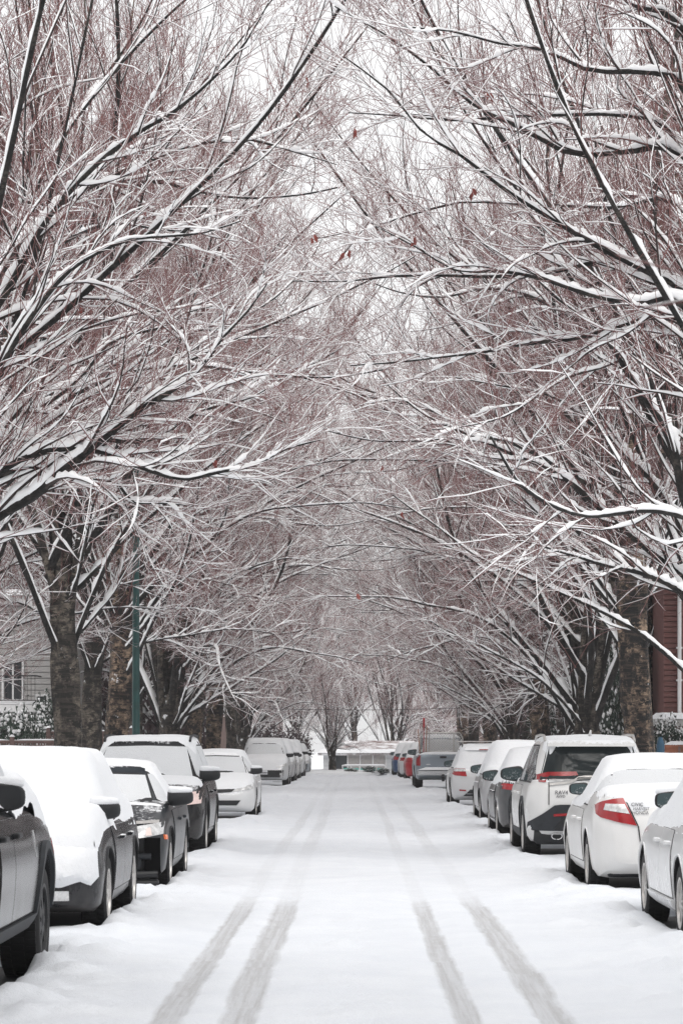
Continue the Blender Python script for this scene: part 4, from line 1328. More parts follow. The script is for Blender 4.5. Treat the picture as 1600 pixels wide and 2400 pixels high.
def snow_slab(parent, x0, x1, y0, y1, z, t=0.12, name='snow_cover', seed=1):
    nx, ny = max(4, int((x1 - x0) / 0.2)), max(4, int((y1 - y0) / 0.2))
    nx, ny = min(nx, 60), min(ny, 40)
    X, Y = np.meshgrid(np.linspace(x0, x1, nx), np.linspace(y0, y1, ny))
    e = np.minimum(np.minimum(X - x0, x1 - X), np.minimum(Y - y0, y1 - Y))
    Z = z + t * np.sqrt(np.clip(e / 0.12, 0, 1)) * (0.75 + 0.5 * fbm(X * 2, Y * 2, 3, seed))
    V = np.stack([X, Y, Z], -1).reshape(-1, 3)
    i = np.arange(ny - 1)[:, None] * nx + np.arange(nx - 1)[None]
    return link(name, np_mesh('snow', V, np.stack([i, i + 1, i + nx + 1, i + nx], -1).reshape(-1, 4), M['snow']), parent)

# pale house with a balcony (left)
h = empty('house', (0, 0, 0)); tag(h, 'pale two-storey house with black-railed balcony behind the left trees', 'house')
box_part('wall', 'cream', h, -24, -10.05, 92, 102, -0.2, 6.2)
siding(h, -14.2, -10.04, 91.9, 1.75, 6.2, 'cream', 0.2)
bm_ = Soup(); bm_.box(-0.11, 0.11, 0, 0.05, 0, 0.065)
BRICK = bm_.mesh('brick', M['brick'], smooth=False)
for r in range(20):
    for c in range(9):
        o = link('brick', BRICK, h)
        o.location = (-11.95 + 0.235 * c + (0.117 if r % 2 else 0), 91.93 - 0.004 * ((r * 7 + c * 3) % 3), 0.1 + r * 0.078)
window(h, -11.75, -11.15, 91.86, 3.05, 4.35, 1)
window(h, -10.65, -10.32, 91.86, 2.7, 3.15, 0)
window(h, -13.6, -12.6, 91.86, 3.0, 4.4, 1)
bal = box_part('balcony', 'trim', h, -14, -10.45, 90.3, 91.85, 2.62, 2.86)
snow_slab(bal, -14, -10.43, 90.28, 91.85, 2.87, 0.1, 'snow_cover', 4)
rl = Soup()
rl.box(-14, -10.5, 90.34, 90.39, 3.78, 3.83); rl.box(-14, -10.5, 90.34, 90.38, 2.98, 3.01); rl.box(-10.52, -10.48, 90.36, 91.8, 3.78, 3.83)
for k in range(28):
    rl.box(-14 + k * 0.128, -14 + k * 0.128 + 0.016, 90.355, 90.371, 2.98, 3.8)
rl.build('railing', M['rail_black'], bal, smooth=False)
roof = box_part('roof', 'shingle', h, -24.5, -9.6, 91.3, 102.5, 6.2, 6.5)
snow_slab(roof, -24.5, -9.6, 91.3, 102.5, 6.52, 0.2, 'snow_cover', 5)

# outside stairs with white handrails
st = empty('stairs', (-8.35, 88, 0.1)); tag(st, 'white-railed outdoor stairs seen between the two leftmost trunks', 'stairs')
for k in range(7):
    box_part('step', 'concrete', st, -0.7 - 0.0, 0.7, 0.28 * k, 0.28 * k + 0.32, 0.0, 0.17 * (k + 1))
for sx in (-0.7, 0.62):
    s = Soup(); s.tube([(sx - 0.5, -0.2, 2.3), (sx + 0.7, -0.1, 1.2)], 0.035, 6)
    s.tube([(sx - 0.5, -0.2, 1.85), (sx + 0.7, -0.1, 0.75)], 0.03, 6)
    s.tube([(sx + 0.7, -0.1, 0), (sx + 0.7, -0.1, 1.25)], 0.03, 6)
    s.build('handrail', M['trim'], st)

def lattice_fence(x0, x1, y, ztop, label):
    f = empty('lattice_fence', ((x0 + x1) / 2, y, 0.15)); tag(f, label, 'fence', 'garden fences')
    X0, X1 = x0 - f.location.x, x1 - f.location.x
    H = ztop - 0.15
    n = max(1, int(round((x1 - x0) / 2.2)))
    for k in range(n + 1):
        xp = X0 + (X1 - X0) * k / n
        p = box_part('post', 'fence', f, xp - 0.06, xp + 0.06, -0.06, 0.06, 0, H + 0.10)
        snow_slab(p, xp - 0.08, xp + 0.08, -0.08, 0.08, H + 0.10, 0.10, 'snow_cap', k)
    for k in range(n):
        xa, xb = X0 + (X1 - X0) * k / n + 0.06, X0 + (X1 - X0) * (k + 1) / n - 0.06
        for zz in (0.25, H - 0.5, H - 0.06):
            r = box_part('rail', 'fence', f, xa, xb, -0.035, 0.035, zz, zz + 0.06)
            if zz > H - 0.6: snow_slab(r, xa, xb, -0.05, 0.05, zz + 0.06, 0.07, 'snow_cover', k + 3)
        m_ = int((xb - xa) / 0.15)
        for j in range(m_):
            box_part('board', 'fence', f, xa + j * (xb - xa) / m_, xa + (j + 0.93) * (xb - xa) / m_, -0.02 + 0.004 * (j % 2), 0.0 + 0.004 * (j % 2), 0.1, H - 0.5)
        l = Soup()
        q = int((xb - xa) / 0.085)
        for j in range(q):
            l.box(xa + j * 0.085, xa + j * 0.085 + 0.04, -0.014, -0.004, H - 0.44, H - 0.06)
        for j in range(5):
            l.box(xa, xb, -0.002, 0.008, H - 0.43 + j * 0.085, H - 0.39 + j * 0.085)
        tag(l.build('lattice', M['fence'], f, smooth=False), kind='stuff')
lattice_fence(-11.5, -8.0, 78, 1.66, 'brown lattice fence with snow on its rails below the pale house')
lattice_fence(-7.9, -6.5, 80.5, 1.5, 'short brown lattice fence between the two leftmost trunks')
lattice_fence(-9.5, -6.9, 85, 1.95, 'taller brown lattice fence standing further back on the left')

# shrubs loaded with snow
M['evergreen'] = plain('evergreen_leaf', (0.022, 0.042, 0.028), 0.6, var=0.45, scale=6)
M['dry_leaf'] = plain('purple_twig', (0.07, 0.045, 0.05), 0.8, var=0.4, scale=6)
def make_shrub(seed, mat, tall=1.0, n=2200, lumps=420):
    rng = np.random.default_rng(seed)
    st_, lf, sn = Soup(), Soup(), Soup()
    d = unit(rng.normal(0, 1, (14, 3)) * [1, 1, 0.3] + [0, 0, 1.1])
    P = grow(rng, rng.normal(0, 0.08, (14, 3)) * [1, 1, 0], d, np.full(14, 0.9), 6, 0.03, 0.08)
    st_.add(*tubes(P, taper(np.full(14, 0.025), np.full(14, 0.008), 6), 5))
    # leaf-sized faces through the volume, clumped
    cen = unit(rng.normal(0, 1, (34, 3))) * rng.uniform(0.45, 0.95, (34, 1)) * [0.75, 0.75, 0.5 * tall] + [0, 0, 0.62 * tall]
    cen[:, 2] = np.maximum(cen[:, 2], 0.12)
    ci = rng.integers(0, 34, n)
    pos = cen[ci] + rng.normal(0, 0.13, (n, 3))
    pos[:, 2] = np.maximum(pos[:, 2], 0.05)
    a, b_ = unit(rng.normal(0, 1, (n, 3))), unit(rng.normal(0, 1, (n, 3)))
    b_ = unit(np.cross(a, b_))
    L, W = rng.uniform(0.04, 0.08, (n, 1)), rng.uniform(0.018, 0.03, (n, 1))
    V = np.stack([pos - a * L, pos + b_ * W, pos + a * L, pos - b_ * W], 1).reshape(-1, 3)
    lf.add(V, np.arange(n * 4).reshape(-1, 4))
    # puffs of snow on the clumps
    for k in range(lumps):
        c = cen[rng.integers(0, 34)] + rng.normal(0, 0.12, 3) + [0, 0, 0.10]
        c[2] = max(c[2], 0.1)
        r = rng.uniform(0.018, 0.055)
        S, K = 6, 4
        Vs = []
        for i in range(K):
            th = math.pi * i / (K - 1)
            for j in range(S):
                ph = 2 * math.pi * j / S
                rr = r * rng.uniform(0.65, 1.25)
                Vs.append((c[0] + rr * math.sin(th) * math.cos(ph), c[1] + rr * math.sin(th) * math.sin(ph), c[2] + 0.62 * rr * math.cos(th)))
        sn.add(np.array(Vs), ring_faces(1, K, S)[:, ::-1])
    return st_.mesh('stems', M['branch']), lf.mesh('foliage', M[mat], smooth=False), sn.mesh('snow', M['tree_snow'])
SHRUB = [make_shrub(3, 'evergreen'), make_shrub(8, 'evergreen', 1.3, 2400, 440), make_shrub(13, 'dry_leaf', 1.0, 2000, 120)]
def shrub(k, x, y, s, label, z=0.15, sz=None, name='shrub'):
    o = empty(name, (x, y, z + float(fall(np.array(y)))), rt.uniform(0, 6))
    o.scale = (s, s, sz or s)
    tag(o, label, 'shrub', 'snow-covered shrubs')
    for n, me in zip(('stems', 'foliage', 'snow_load'), SHRUB[k]):
        q = link(n, me, o)
        if n != 'stems': q['kind'] = 'stuff'
for a in (
    (0, -10.35, 84, 1.25, 'big snow-capped evergreen shrub at the left edge below the balcony', 0.15, 2.1),
    (1, -9.45, 85.6, 0.8, 'smaller snowy shrub beside the big one below the balcony', 0.15, 1.5),
    (1, -10.0, 90, 1.0, 'dark evergreen bush against the wall of the balcony house', 0.3, 1.9),
    (0, -7.4, 87, 0.9, 'snowy shrub at the foot of the white-railed stairs', 0.15, 1.4),
    (0, -6.9, 92, 0.8, 'snow-covered shrub right of the stairs behind the patched trunk', 0.15, 1.3),
    (1, 7.1, 98, 1.1, 'tall snowy evergreen shrub left of the tan trunk on the right', 0.15, 2.6),
    (1, 8.3, 96, 1.2, 'tall snowy evergreen shrub just right of the tan trunk', 0.15, 3.0),
    (0, 8.2, 84, 1.1, 'snow-laden evergreen behind the many-stemmed tree on the right', 0.15, 2.8),
    (1, 7.7, 78, 1.0, 'snow-laden evergreen left of the stout patched trunk', 0.15, 3.1),
    (0, 6.3, 72, 0.75, 'rounded snow mound of a bush behind the white crossover roof', 0.15, 1.75),
    (0, 8.2, 71, 0.65, 'snowy bush in front of the red-brown house porch', 0.75, 1.3),
    (2, -9.3, 104, 2.2, 'large brown bush filling the gaps between the left trunks, nearest of three', 0.15, 3.6),
    (2, -8.4, 114, 2.0, 'large brown bush filling the gaps between the left trunks, middle of three', 0.15, 3.4),
    (2, -7.6, 126, 1.9, 'large brown bush filling the gaps between the left trunks, farthest of three', 0.15, 3.2),
    (2, 8.8, 108, 2.2, 'large brown bush behind the right trunks by the silver-blue pickup', 0.15, 3.6),
    (2, 7.9, 124, 2.0, 'large brown bush behind the farthest right trunks', 0.15, 3.2),
    (2, -2.9, 131, 1.2, 'dark leafless purple bush left of the roundabout tree', 0.1, 1.8),
    (2, -4.0, 134, 1.5, 'dark tangled hedge bush at the far left corner of the crossing', 0.1, 2.0)):
    shrub(*a)

# red-brown house (right)
h = empty('house', (0, 0, 0)); tag(h, 'red-brown house with white downpipe and snowy porch at right edge', 'house')
box_part('wall', 'red_wall', h, 8.62, 20, 76, 88, 0, 6.35)
siding(h, 8.60, 12, 75.9, 0.15, 6.3, 'red_wall', 0.15)
s = Soup(); s.tube([(9.02, 75.75, 6.2), (9.02, 75.75, 2.45), (9.10, 75.6, 2.3)], 0.055, 8)
for zz in (4.2, 3.3): s.box(8.94, 9.10, 75.72, 75.9, zz, zz + 0.05)
s.build('downpipe', M['trim'], h, sharp=40)
window(h, 9.35, 10.3, 75.84, 2.9, 4.2, 0)
roof = box_part('roof', 'shingle', h, 7.9, 20.5, 75.3, 88.5, 6.36, 6.6)
snow_slab(roof, 7.9, 20.5, 75.25, 88.5, 6.62, 0.25, 'snow_cover', 8)
pr = box_part('porch_roof', 'cream', h, 8.15, 12, 73.4, 75.8, 2.05, 2.22)
snow_slab(pr, 8.12, 12, 73.35, 75.8, 2.23, 0.16, 'snow_cover', 9)
for xp in (8.35, 9.15, 10.6): box_part('porch_post', 'trim', h, xp - 0.06, xp + 0.06, 73.5, 73.62, 0, 2.05)
window(h, 8.6, 9.1, 75.84, 0.9, 1.9, 0)
w_ = empty('garden_wall', (9.0, 69, 0)); tag(w_, 'low terracotta garden wall capped with snow at right edge', 'wall')
box_part('wall_face', 'orange_wall', w_, -1.15, 3, -0.1, 0.1, 0, 1.47)
box_part('coping', 'orange_wall', w_, -1.2, 3, -0.14, 0.14, 1.47, 1.53)
snow_slab(w_, -1.2, 3, -0.15, 0.15, 1.54, 0.1, 'snow_cover', 3)
for k in range(10): box_part('picket', 'fence', w_, -0.85 + k * 0.11, -0.79 + k * 0.11, -0.32, -0.28, 0.2, 1.50 - 0.022 * k)
s = Soup(); s.tube([(0, 0, 0), (0, 0, 1.0), (0.01, 0, 1.45), (0, 0, 1.62)], [0.075, 0.085, 0.09, 0.04], 10)
o = s.build('blue_stand_in', plain('stand_in_blue', (0.012, 0.06, 0.11), 0.6, var=0.3), None); o.location = (6.72, 60, 0.1)  # stand-in for a dark blue shape of unknown kind
tag(o, 'post standing in for an unidentified dark blue shape beside the stout patched trunk', 'post')

# white bungalow beyond the crossing
zb = float(fall(np.array(152.0)))
h = empty('bungalow', (0, 152, zb)); tag(h, 'white bungalow with curtained window at the end of the street', 'house')
box_part('wall', 'white_wall', h, -1.7, 3.9, 0, 8, -0.2, 2.55)
siding(h, -1.7, 3.9, -0.1, 0.0, 2.5, 'white_wall', 0.2)
o = window(h, -1.05, 1.75, -0.13, 1.15, 2.42, 3, curtain='curtain')
roof = Soup()
roof.add([(-2.0, -0.3, 2.5), (4.2, -0.3, 2.5), (3.4, 4, 3.2), (-1.2, 4, 3.2), (-2.0, -0.3, 2.38), (4.2, -0.3, 2.38), (3.4, 4, 3.0), (-1.2, 4, 3.0), (4.2, 8.8, 2.5), (-2.0, 8.8, 2.5)],
         [(0, 1, 2, 3), (4, 7, 6, 5), (0, 4, 5, 1), (1, 5, 6, 2), (3, 7, 4, 0), (3, 2, 8, 9)])
ro = roof.build('roof', M['shingle'], h, smooth=False)
snow_slab(h, -2.0, 4.2, -0.35, 0.3, 2.51, 0.22, 'snow_cover', 2)
tf = empty('panel_fence', (0, 148.6, float(fall(np.array(148.6))))); tag(tf, 'white fence with five teal panels before the white bungalow', 'fence')
for k in range(5):
    xa = -0.55 + k * 0.46 - 0.05
    box_part('panel', 'teal', tf, xa + 0.04, xa + 0.40, -0.02, 0.02, 1.32, 1.68)
for k in range(6):
    box_part('post', 'trim', tf, -0.62 + k * 0.46 - 0.02, -0.62 + k * 0.46 + 0.03, -0.04, 0.04, 0, 1.78)
r = box_part('rail', 'trim', tf, -0.66, 1.78, -0.05, 0.05, 1.78, 1.84); snow_slab(r, -0.66, 1.78, -0.06, 0.06, 1.84, 0.08, 'snow_cover', 3)
box_part('rail', 'trim', tf, -0.66, 1.78, -0.035, 0.035, 1.22, 1.28)

# houses of the cross street, seen in slivers between the trunks
for x0, x1, lab in ((-24, -5.2, 'distant brown house behind the far end of the left row'), (4.8, 24, 'distant brown house behind the far end of the right row')):
    h = empty('house', (0, 192, float(fall(np.array(190.0))))); tag(h, lab, 'house')
    box_part('wall', 'brown_wall', h, x0, x1, 0, 8, -0.2, 5.4)
    for k in range(5):
        xw = x0 + (x1 - x0) * (k + 0.5) / 5
        window(h, xw - 0.6, xw + 0.6, -0.02, 1.2, 2.6, 1); window(h, xw - 0.6, xw + 0.6, -0.02, 3.6, 4.8, 1)
    ro = box_part('roof', 'shingle', h, x0 - 0.4, x1 + 0.4, -0.5, 8.5, 5.41, 5.7)
    snow_slab(ro, x0 - 0.4, x1 + 0.4, -0.5, 8.5, 5.72, 0.25, 'snow_cover', 6)

# small roundabout with its own tree
c0 = (-1.05, 129.5)
rb = Soup(); S = 48
a = 2 * np.pi * np.arange(S) / S
V = np.concatenate([np.stack([np.cos(a) * r, np.sin(a) * r, np.full(S, z)], 1) for r, z in ((2.6, 0.0), (2.6, 0.12), (2.45, 0.16), (1.5, 0.24), (0.02, 0.30))])
rb.add(V, ring_faces(1, 5, S))
o = rb.build('roundabout', M['snow']); o.location = (*c0, 0.05); tag(o, kind='structure')
CIRCLE = make_tree(91, 'tree_h', leaders=6, mids=8, arches=5, low=0, height=9.0, trunk_h=0.6, trunk_r=0.24, detail=0.42, arch_reach=2.4, stem_r=(0.05, 0.09), twigs=4)
plant_tree(CIRCLE, c0[0], c0[1] - 1.0, 0.4, 0.66, 'low-forking vase-shaped tree standing on the roundabout in mid-road', 'street trees lining the road', 'roundabout_tree', 0.2)
for k, (dx, dy, s, lab) in enumerate(((0.95, -1.7, 0.45, 'low snowy shrub just right of the roundabout tree'), (1.75, -1.5, 0.48, 'low snowy shrub in the middle of the roundabout planting'), (2.4, -1.1, 0.42, 'low snowy shrub at the right end of the roundabout'))):
    shrub(k % 2, c0[0] + dx, c0[1] + dy, s, lab, 0.12, 0.24)

# green lamp post
lp = empty('lamp_post', (-4.78, 60, 0.15)); tag(lp, 'dark green metal lamp post beside the tan patched trunk', 'lamp post')
s = Soup(); s.tube([(0, 0, 0), (0, 0, 0.5), (0, 0, 0.55), (0, 0, 4.5), (0, 0, 8.6)], [0.14, 0.14, 0.088, 0.075, 0.055], 14)
s.build('pole', M['green_post'], lp)
s = Soup(); s.tube([(0, 0, 8.4), (0.25, 0, 9.0), (0.9, 0, 9.3), (1.9, 0, 9.35)], [0.045, 0.042, 0.038, 0.035], 8); s.build('arm', M['green_post'], lp)
hd = box_part('lamp_head', 'green_post', lp, 1.8, 2.45, -0.13, 0.13, 9.28, 9.42, b=0.04); box_part('lens', 'lamp_glass', hd, 1.9, 2.35, -0.1, 0.1, 9.25, 9.278)
cb = Soup(); cb.tube([(-9 + k * 1.5, 118, 3.35 - 0.35 * (1 - ((k - 6) / 6) ** 2)) for k in range(13)], 0.012, 4)
tag(cb.build('overhead_cable', M['rail_black'], None), 'thin dark cable crossing the street in the distance', 'cable')

# ------------------------------------------------------------------ the cars
SPEC = {c['id']: c for c in CARS}
GR = 'cars parked along the kerbs'
random.seed(4)
B_ = BODY

def tails(c, lower, upper, mat='red_lens', name='tail_light', off=0.018):
    for sx in (-1, 1):
        lo, up = [(sx * x, z) for x, z in lower], [(sx * x, z) for x, z in upper]
        if sx < 0: pass
        yield c.patch(name, 'B', lo, up, mat, off, 6, 10)

def heads(c, lower, upper, mat='clear_lens', off=0.018, name='headlight'):
    out = []
    for sx in (-1, 1):
        out.append(c.patch(name, 'F', [(sx * x, z) for x, z in lower], [(sx * x, z) for x, z in upper], mat, off, 5, 10))
    return out

def plate(c, kind, z, w=0.16):
    o = c.patch('number_plate', kind, [(-w, z), (w, z)], [(-w, z + 0.15), (w, z + 0.15)], 'plate', 0.015, 3, 4)

# --- left row
c = Car(SPEC['L1'], (0.004, 0.005, 0.007), 0.0, 0.02, 0.16, 0.2, 'steel', 'pickup_truck')
c.windows(); c.doors(M['black']); c.arches('cladding', 0.11, 0.03); c.mirrors(M['black'], 0.03, 1.2, y=-0.15, out=0.05, glass='black')
c.snow(0.20, [(-2.7, -0.9, 0.8)], 0.4, 0.6, 0.3, seed=2, edge=0.1)
c.patch('side_marker', 'R', [(2.42, 0.72), (2.50, 0.72)], [(2.42, 0.92), (2.50, 0.92)], 'red_lens', 0.012, 3, 4)
c.patch('fender_vent', 'R', [(1.02, 0.84), (1.06, 0.84)], [(1.02, 1.02), (1.06, 1.02)], 'chrome', 0.014, 3, 3)
c.patch('rocker_panel', 'R', [(-0.95, 0.36), (1.2, 0.36)], [(-0.95, 0.46), (1.2, 0.46)], 'cladding', 0.03, 3, 10)
heads(c, [(0.5, 0.78), (0.86, 0.80)], [(0.5, 0.95), (0.86, 0.96)])
for t in tails(c, [(0.78, 0.85), (0.9, 0.85)], [(0.78, 1.15), (0.9, 1.15)]): pass
c.finish('black pickup truck with wide wheel flares, cut off by the left edge', GR, 'truck')

c = Car(SPEC['L2'], (0.008, 0.010, 0.014), 0.1, 0.05, 0.18, 0.25, 'five')
c.windows(); c.doors(); c.arches('black', 0.02); c.mirrors(M['black'], 0.012, 1.1)
c.snow(0.14, [], 0.34, 0.5, 0.25, seed=3, edge=0.16)
c.patch('snow_front', 'F', [(-0.84, 0.50), (-0.78, 0.43), (-0.70, 0.47), (-0.55, 0.42), (-0.4, 0.44), (0, 0.41), (0.4, 0.44), (0.66, 0.46), (0.84, 0.52)], [(-0.80, 0.98), (0, 1.02), (0.80, 0.98)], 'car_snow', 0.02, 16, 60, 0.05, bulge=0.15)
for sx in (-1, 1): c.patch('fog_light', 'F', [(sx * 0.42, 0.315), (sx * 0.62, 0.315)], [(sx * 0.42, 0.395), (sx * 0.62, 0.395)], 'clear_lens', 0.02, 3, 6)
heads(c, [(0.42, 0.62), (0.8, 0.66)], [(0.42, 0.74), (0.82, 0.78)])
c.finish('small dark car buried under thick smooth snow down to its bumper', GR)

c = Car(SPEC['L3'], (0.020, 0.025, 0.031), 0.3, -0.20, 0.2, 0.28, 'five', cuts=[(-0.80, 0.80, 1.86, 2.6, 0.05, 0.60)])
c.windows(); c.doors(); c.arches('black', 0.015); c.mirrors(M['black'], 0.010, 1.15)
c.snow(0.06, [(1.45, 2.4, 0.0), (1.25, 1.45, 0.35), (0.30, 1.25, 0.0)], 0.34, 0.5, 0.3, seed=4, edge=0.1)
for o in heads(c, [(0.42, 0.605), (0.62, 0.60), (0.83, 0.64)], [(0.42, 0.70), (0.83, 0.765)], off=0.03):
    pass
for sx in (-1, 1):
    c.patch('turn_signal', 'F', [(sx * 0.66, 0.625), (sx * 0.72, 0.63)], [(sx * 0.66, 0.70), (sx * 0.70, 0.71)], 'pink_lens', 0.036, 3, 4)
    c.patch('side_marker', 'L' if sx < 0 else 'R', [(1.93, 0.58), (1.99, 0.58)], [(1.93, 0.63), (1.99, 0.63)], 'amber_lens', 0.02, 3, 3)
c.patch('hood_edge', 'F', [(-0.78, 0.755), (0, 0.72), (0.78, 0.755)], [(-0.78, 0.785), (0, 0.75), (0.78, 0.785)], 'alloy', 0.03, 3, 14)
s = Soup(); s.box(-0.62, 0.62, 1.90, 1.95, 0.22, 0.58); s.build('radiator', M['black'], c.root, smooth=False)
s = Soup(); s.tube([(-0.70, 2.02, 0.40), (0, 2.08, 0.42), (0.70, 2.02, 0.40)], 0.035, 8); s.build('crash_beam', M['cladding'], c.root)
for sx in (-0.48, 0.48):
    s = Soup(); s.tube([(sx + 0.10 * math.cos(t), 2.03, 0.33 + 0.10 * math.sin(t)) for t in np.linspace(0, 6.283, 17)], 0.022, 8, cap=False); s.build('air_duct', M['cladding'], c.root)
s = Soup(); s.box(-0.78, 0.78, 1.9, 2.2, 0.10, 0.16, b=0.02); s.tube([(-0.78, 2.16, 0.22), (0, 2.24, 0.2), (0.78, 2.16, 0.22)], 0.04, 8); s.build('lower_valance', M['black'], c.root)
c.finish('dark grey sedan with its front bumper torn off', GR)

c = Car(SPEC['L4'], (0.005, 0.006, 0.008), 0.0, -0.12, 0.15, 0.22, 'five')
c.windows(); c.doors(); c.arches('black', 0.05, 0.02); c.mirrors(M['black'], 0.015, 1.2); c.rails('black', False)
c.snow(0.055, [(1.75, 2.4, 0.0), (0.4, 1.25, 0.0)], 0.34, 0.5, 0.3, seed=5, edge=0.12)
heads(c, [(0.46, 0.72), (0.87, 0.76)], [(0.50, 0.90), (0.88, 0.93)], 'pink_lens')
c.patch('grille', 'F', [(-0.42, 0.56), (0.42, 0.56)], [(-0.46, 0.84), (0.46, 0.84)], 'black', 0.012, 4, 8)
for sx in (-1, 1): c.patch('fog_light', 'F', [(sx * 0.55, 0.42), (sx * 0.72, 0.44)], [(sx * 0.55, 0.52), (sx * 0.72, 0.53)], 'clear_lens', 0.015, 3, 5)
c.finish('black crossover with roof rails behind the bumperless sedan', GR)

c = Car(SPEC['L5'], (0.66, 0.665, 0.67), 0.0, 0.25, 0.15, 0.3, 'five')
c.windows('glass_white'); c.doors(); c.mirrors(None, 0.02, 1.0)
c.snow(0.05, [(0.33, 1.25, 0.0)], 0.34, 0.5, 0.3, seed=6, edge=0.05)
heads(c, [(0.42, 0.60), (0.82, 0.66)], [(0.44, 0.69), (0.83, 0.79)], 'clear_lens')
c.patch('grille', 'F', [(-0.40, 0.60), (0, 0.575), (0.40, 0.60)], [(-0.46, 0.665), (0, 0.65), (0.46, 0.665)], 'black', 0.022, 3, 12)
c.patch('lower_intake', 'F', [(-0.50, 0.33), (0.50, 0.33)], [(-0.58, 0.43), (0.58, 0.43)], 'black', 0.018, 3, 10)
c.patch('wiper', 'F', [(-0.66, 0.945), (0.66, 0.945)], [(-0.66, 0.965), (0.66, 0.965)], 'seal', 0.03, 2, 8)
plate(c, 'F', 0.44)
c.finish('white sedan with slim black grille, alone between two parking gaps', GR)

def simple_front(id_, col, metal, T, label, seed, plate_=False, intake=True, edge=0.14, zones=(), mir=None):
    c = Car(SPEC[id_], col, metal, 0.3, 0.3, 0.3, 'five')
    c.windows(); c.doors(); c.mirrors(mir or M['black'], 0.02, 1.1)
    c.snow(T, list(zones), 0.3, 0.46, 0.3, seed=seed, edge=edge)
    zt = dict(c.b['top'])[sorted(dict(c.b['top']))[-2]]
    heads(c, [(0.46, zt - 0.16), (0.84, zt - 0.12)], [(0.48, zt - 0.02), (0.84, zt + 0.03)])
    if intake:
        c.patch('grille', 'F', [(-0.72, 0.34), (0.72, 0.34)], [(-0.74, 0.60), (0.74, 0.60)], 'black', 0.015, 4, 12)
        for sx in (-1, 1): c.patch('fog_light', 'F', [(sx * 0.60, 0.42), (sx * 0.68, 0.42)], [(sx * 0.60, 0.50), (sx * 0.68, 0.50)], 'clear_lens', 0.03, 3, 3)
    if plate_: plate(c, 'F', 0.45)
    c.finish(label, GR)
    return c
c = simple_front('L6', (0.55, 0.56, 0.57), 0.3, 0.11, 'tall white-blanketed crossover with black lower grille, beyond the white sedan', 7, True, zones=[(0.5, 1.22, 0.0)])
c.rails('alloy', False)
simple_front('L7', (0.42, 0.42, 0.43), 0.4, 0.12, 'snowy grey crossover right behind the white-blanketed one', 8)
simple_front('L8', (0.50, 0.50, 0.50), 0.0, 0.15, 'small car with creamy snow cap, third before the far left corner', 9)
simple_front('L9', (0.60, 0.61, 0.62), 0.3, 0.08, 'silver crossover second from the far left corner', 10)
simple_front('L10', (0.30, 0.33, 0.36), 0.4, 0.06, 'last small grey car of the left row by the crossing', 11)

# --- right row
c = Car(SPEC['R0'], (0.68, 0.685, 0.69), 0.0, 0.06, 0.15, 0.25, 'ten')
c.windows(); c.doors(); c.arches(c.paint, 0.02, 0.01); c.mirrors(None, 0.03, 1.05, up=0.07, out=0.30)
c.snow(0.10, [], 0.34, 0.5, 0.3, seed=12, edge=0.12)
heads(c, [(0.42, 0.62), (0.82, 0.66)], [(0.44, 0.72), (0.83, 0.80)])
c.patch('rocker_panel', 'L', [(-0.85, 0.20), (0.92, 0.20)], [(-0.85, 0.31), (0.92, 0.31)], c.paint, 0.03, 3, 10)
for t in tails(c, [(0.45, 0.76), (0.8, 0.84)], [(0.5, 0.98), (0.8, 0.96)]): pass
c.finish('pale silver sedan cut off by the right edge, nearest on that side', GR)

BODY['sedan_deck'] = dict(BODY['sedan'], top=[(-2.275, 0.80), (-2.22, 0.95), (-2.12, 1.06), (-1.6, 1.10), (-0.8, 1.02), (0.2, 0.95), (1.0, 0.96), (1.35, 0.93), (1.8, 0.83), (2.1, 0.72), (2.275, 0.55)], cmin=0.74)
SPEC['R1']['body'] = 'sedan_deck'
c = Car(SPEC['R1'], (0.70, 0.695, 0.685), 0.0, 0.10, 0.30, 0.28, 'seven')
c.s = dict(c.s, body='sedan')
c.windows(rear='glass_white'); c.doors(); c.arches(c.paint, 0.018, 0.008); c.mirrors(None, 0.0, 0.9, up=0.05, out=0.30)
c.snow(0.065, [(-1.62, -0.75, 0.0)], 0.34, 0.5, 0.25, seed=13, edge=0.1)
for t in tails(c, [(0.86, 0.90), (0.80, 0.83), (0.62, 0.78), (0.43, 0.745)], [(0.86, 0.94), (0.78, 0.99), (0.66, 1.02), (0.56, 1.03)]): pass
for t in tails(c, [(0.76, 0.905), (0.50, 0.865)], [(0.74, 0.97), (0.55, 0.965)], 'clear_lens', 'reverse_light', 0.024): pass
c.patch('trunk_gap', 'B', [(-0.56, 1.045), (-0.42, 0.735), (-0.40, 0.58)], [(-0.548, 1.045), (-0.408, 0.735), (-0.388, 0.58)], 'seal', 0.010, 2, 20)
c.patch('trunk_gap', 'B', [(-0.40, 0.575), (0.40, 0.575)], [(-0.40, 0.587), (0.40, 0.587)], 'seal', 0.010, 2, 12)
plate(c, 'B', 0.66)
c.text('CIVIC', 'B', -0.42, 0.945, 0.05); c.text('HARVEST', 'B', -0.38, 0.905, 0.04); c.text('HONDA', 'B', -0.39, 0.862, 0.045)
s = Soup(); s.box(-0.72, 0.72, -2.05, -1.75, 0.20, 0.40, b=0.04); s.build('undertray', M['black'], c.root)
c.finish('white sedan with large red and clear tail lights, second on the right', GR)

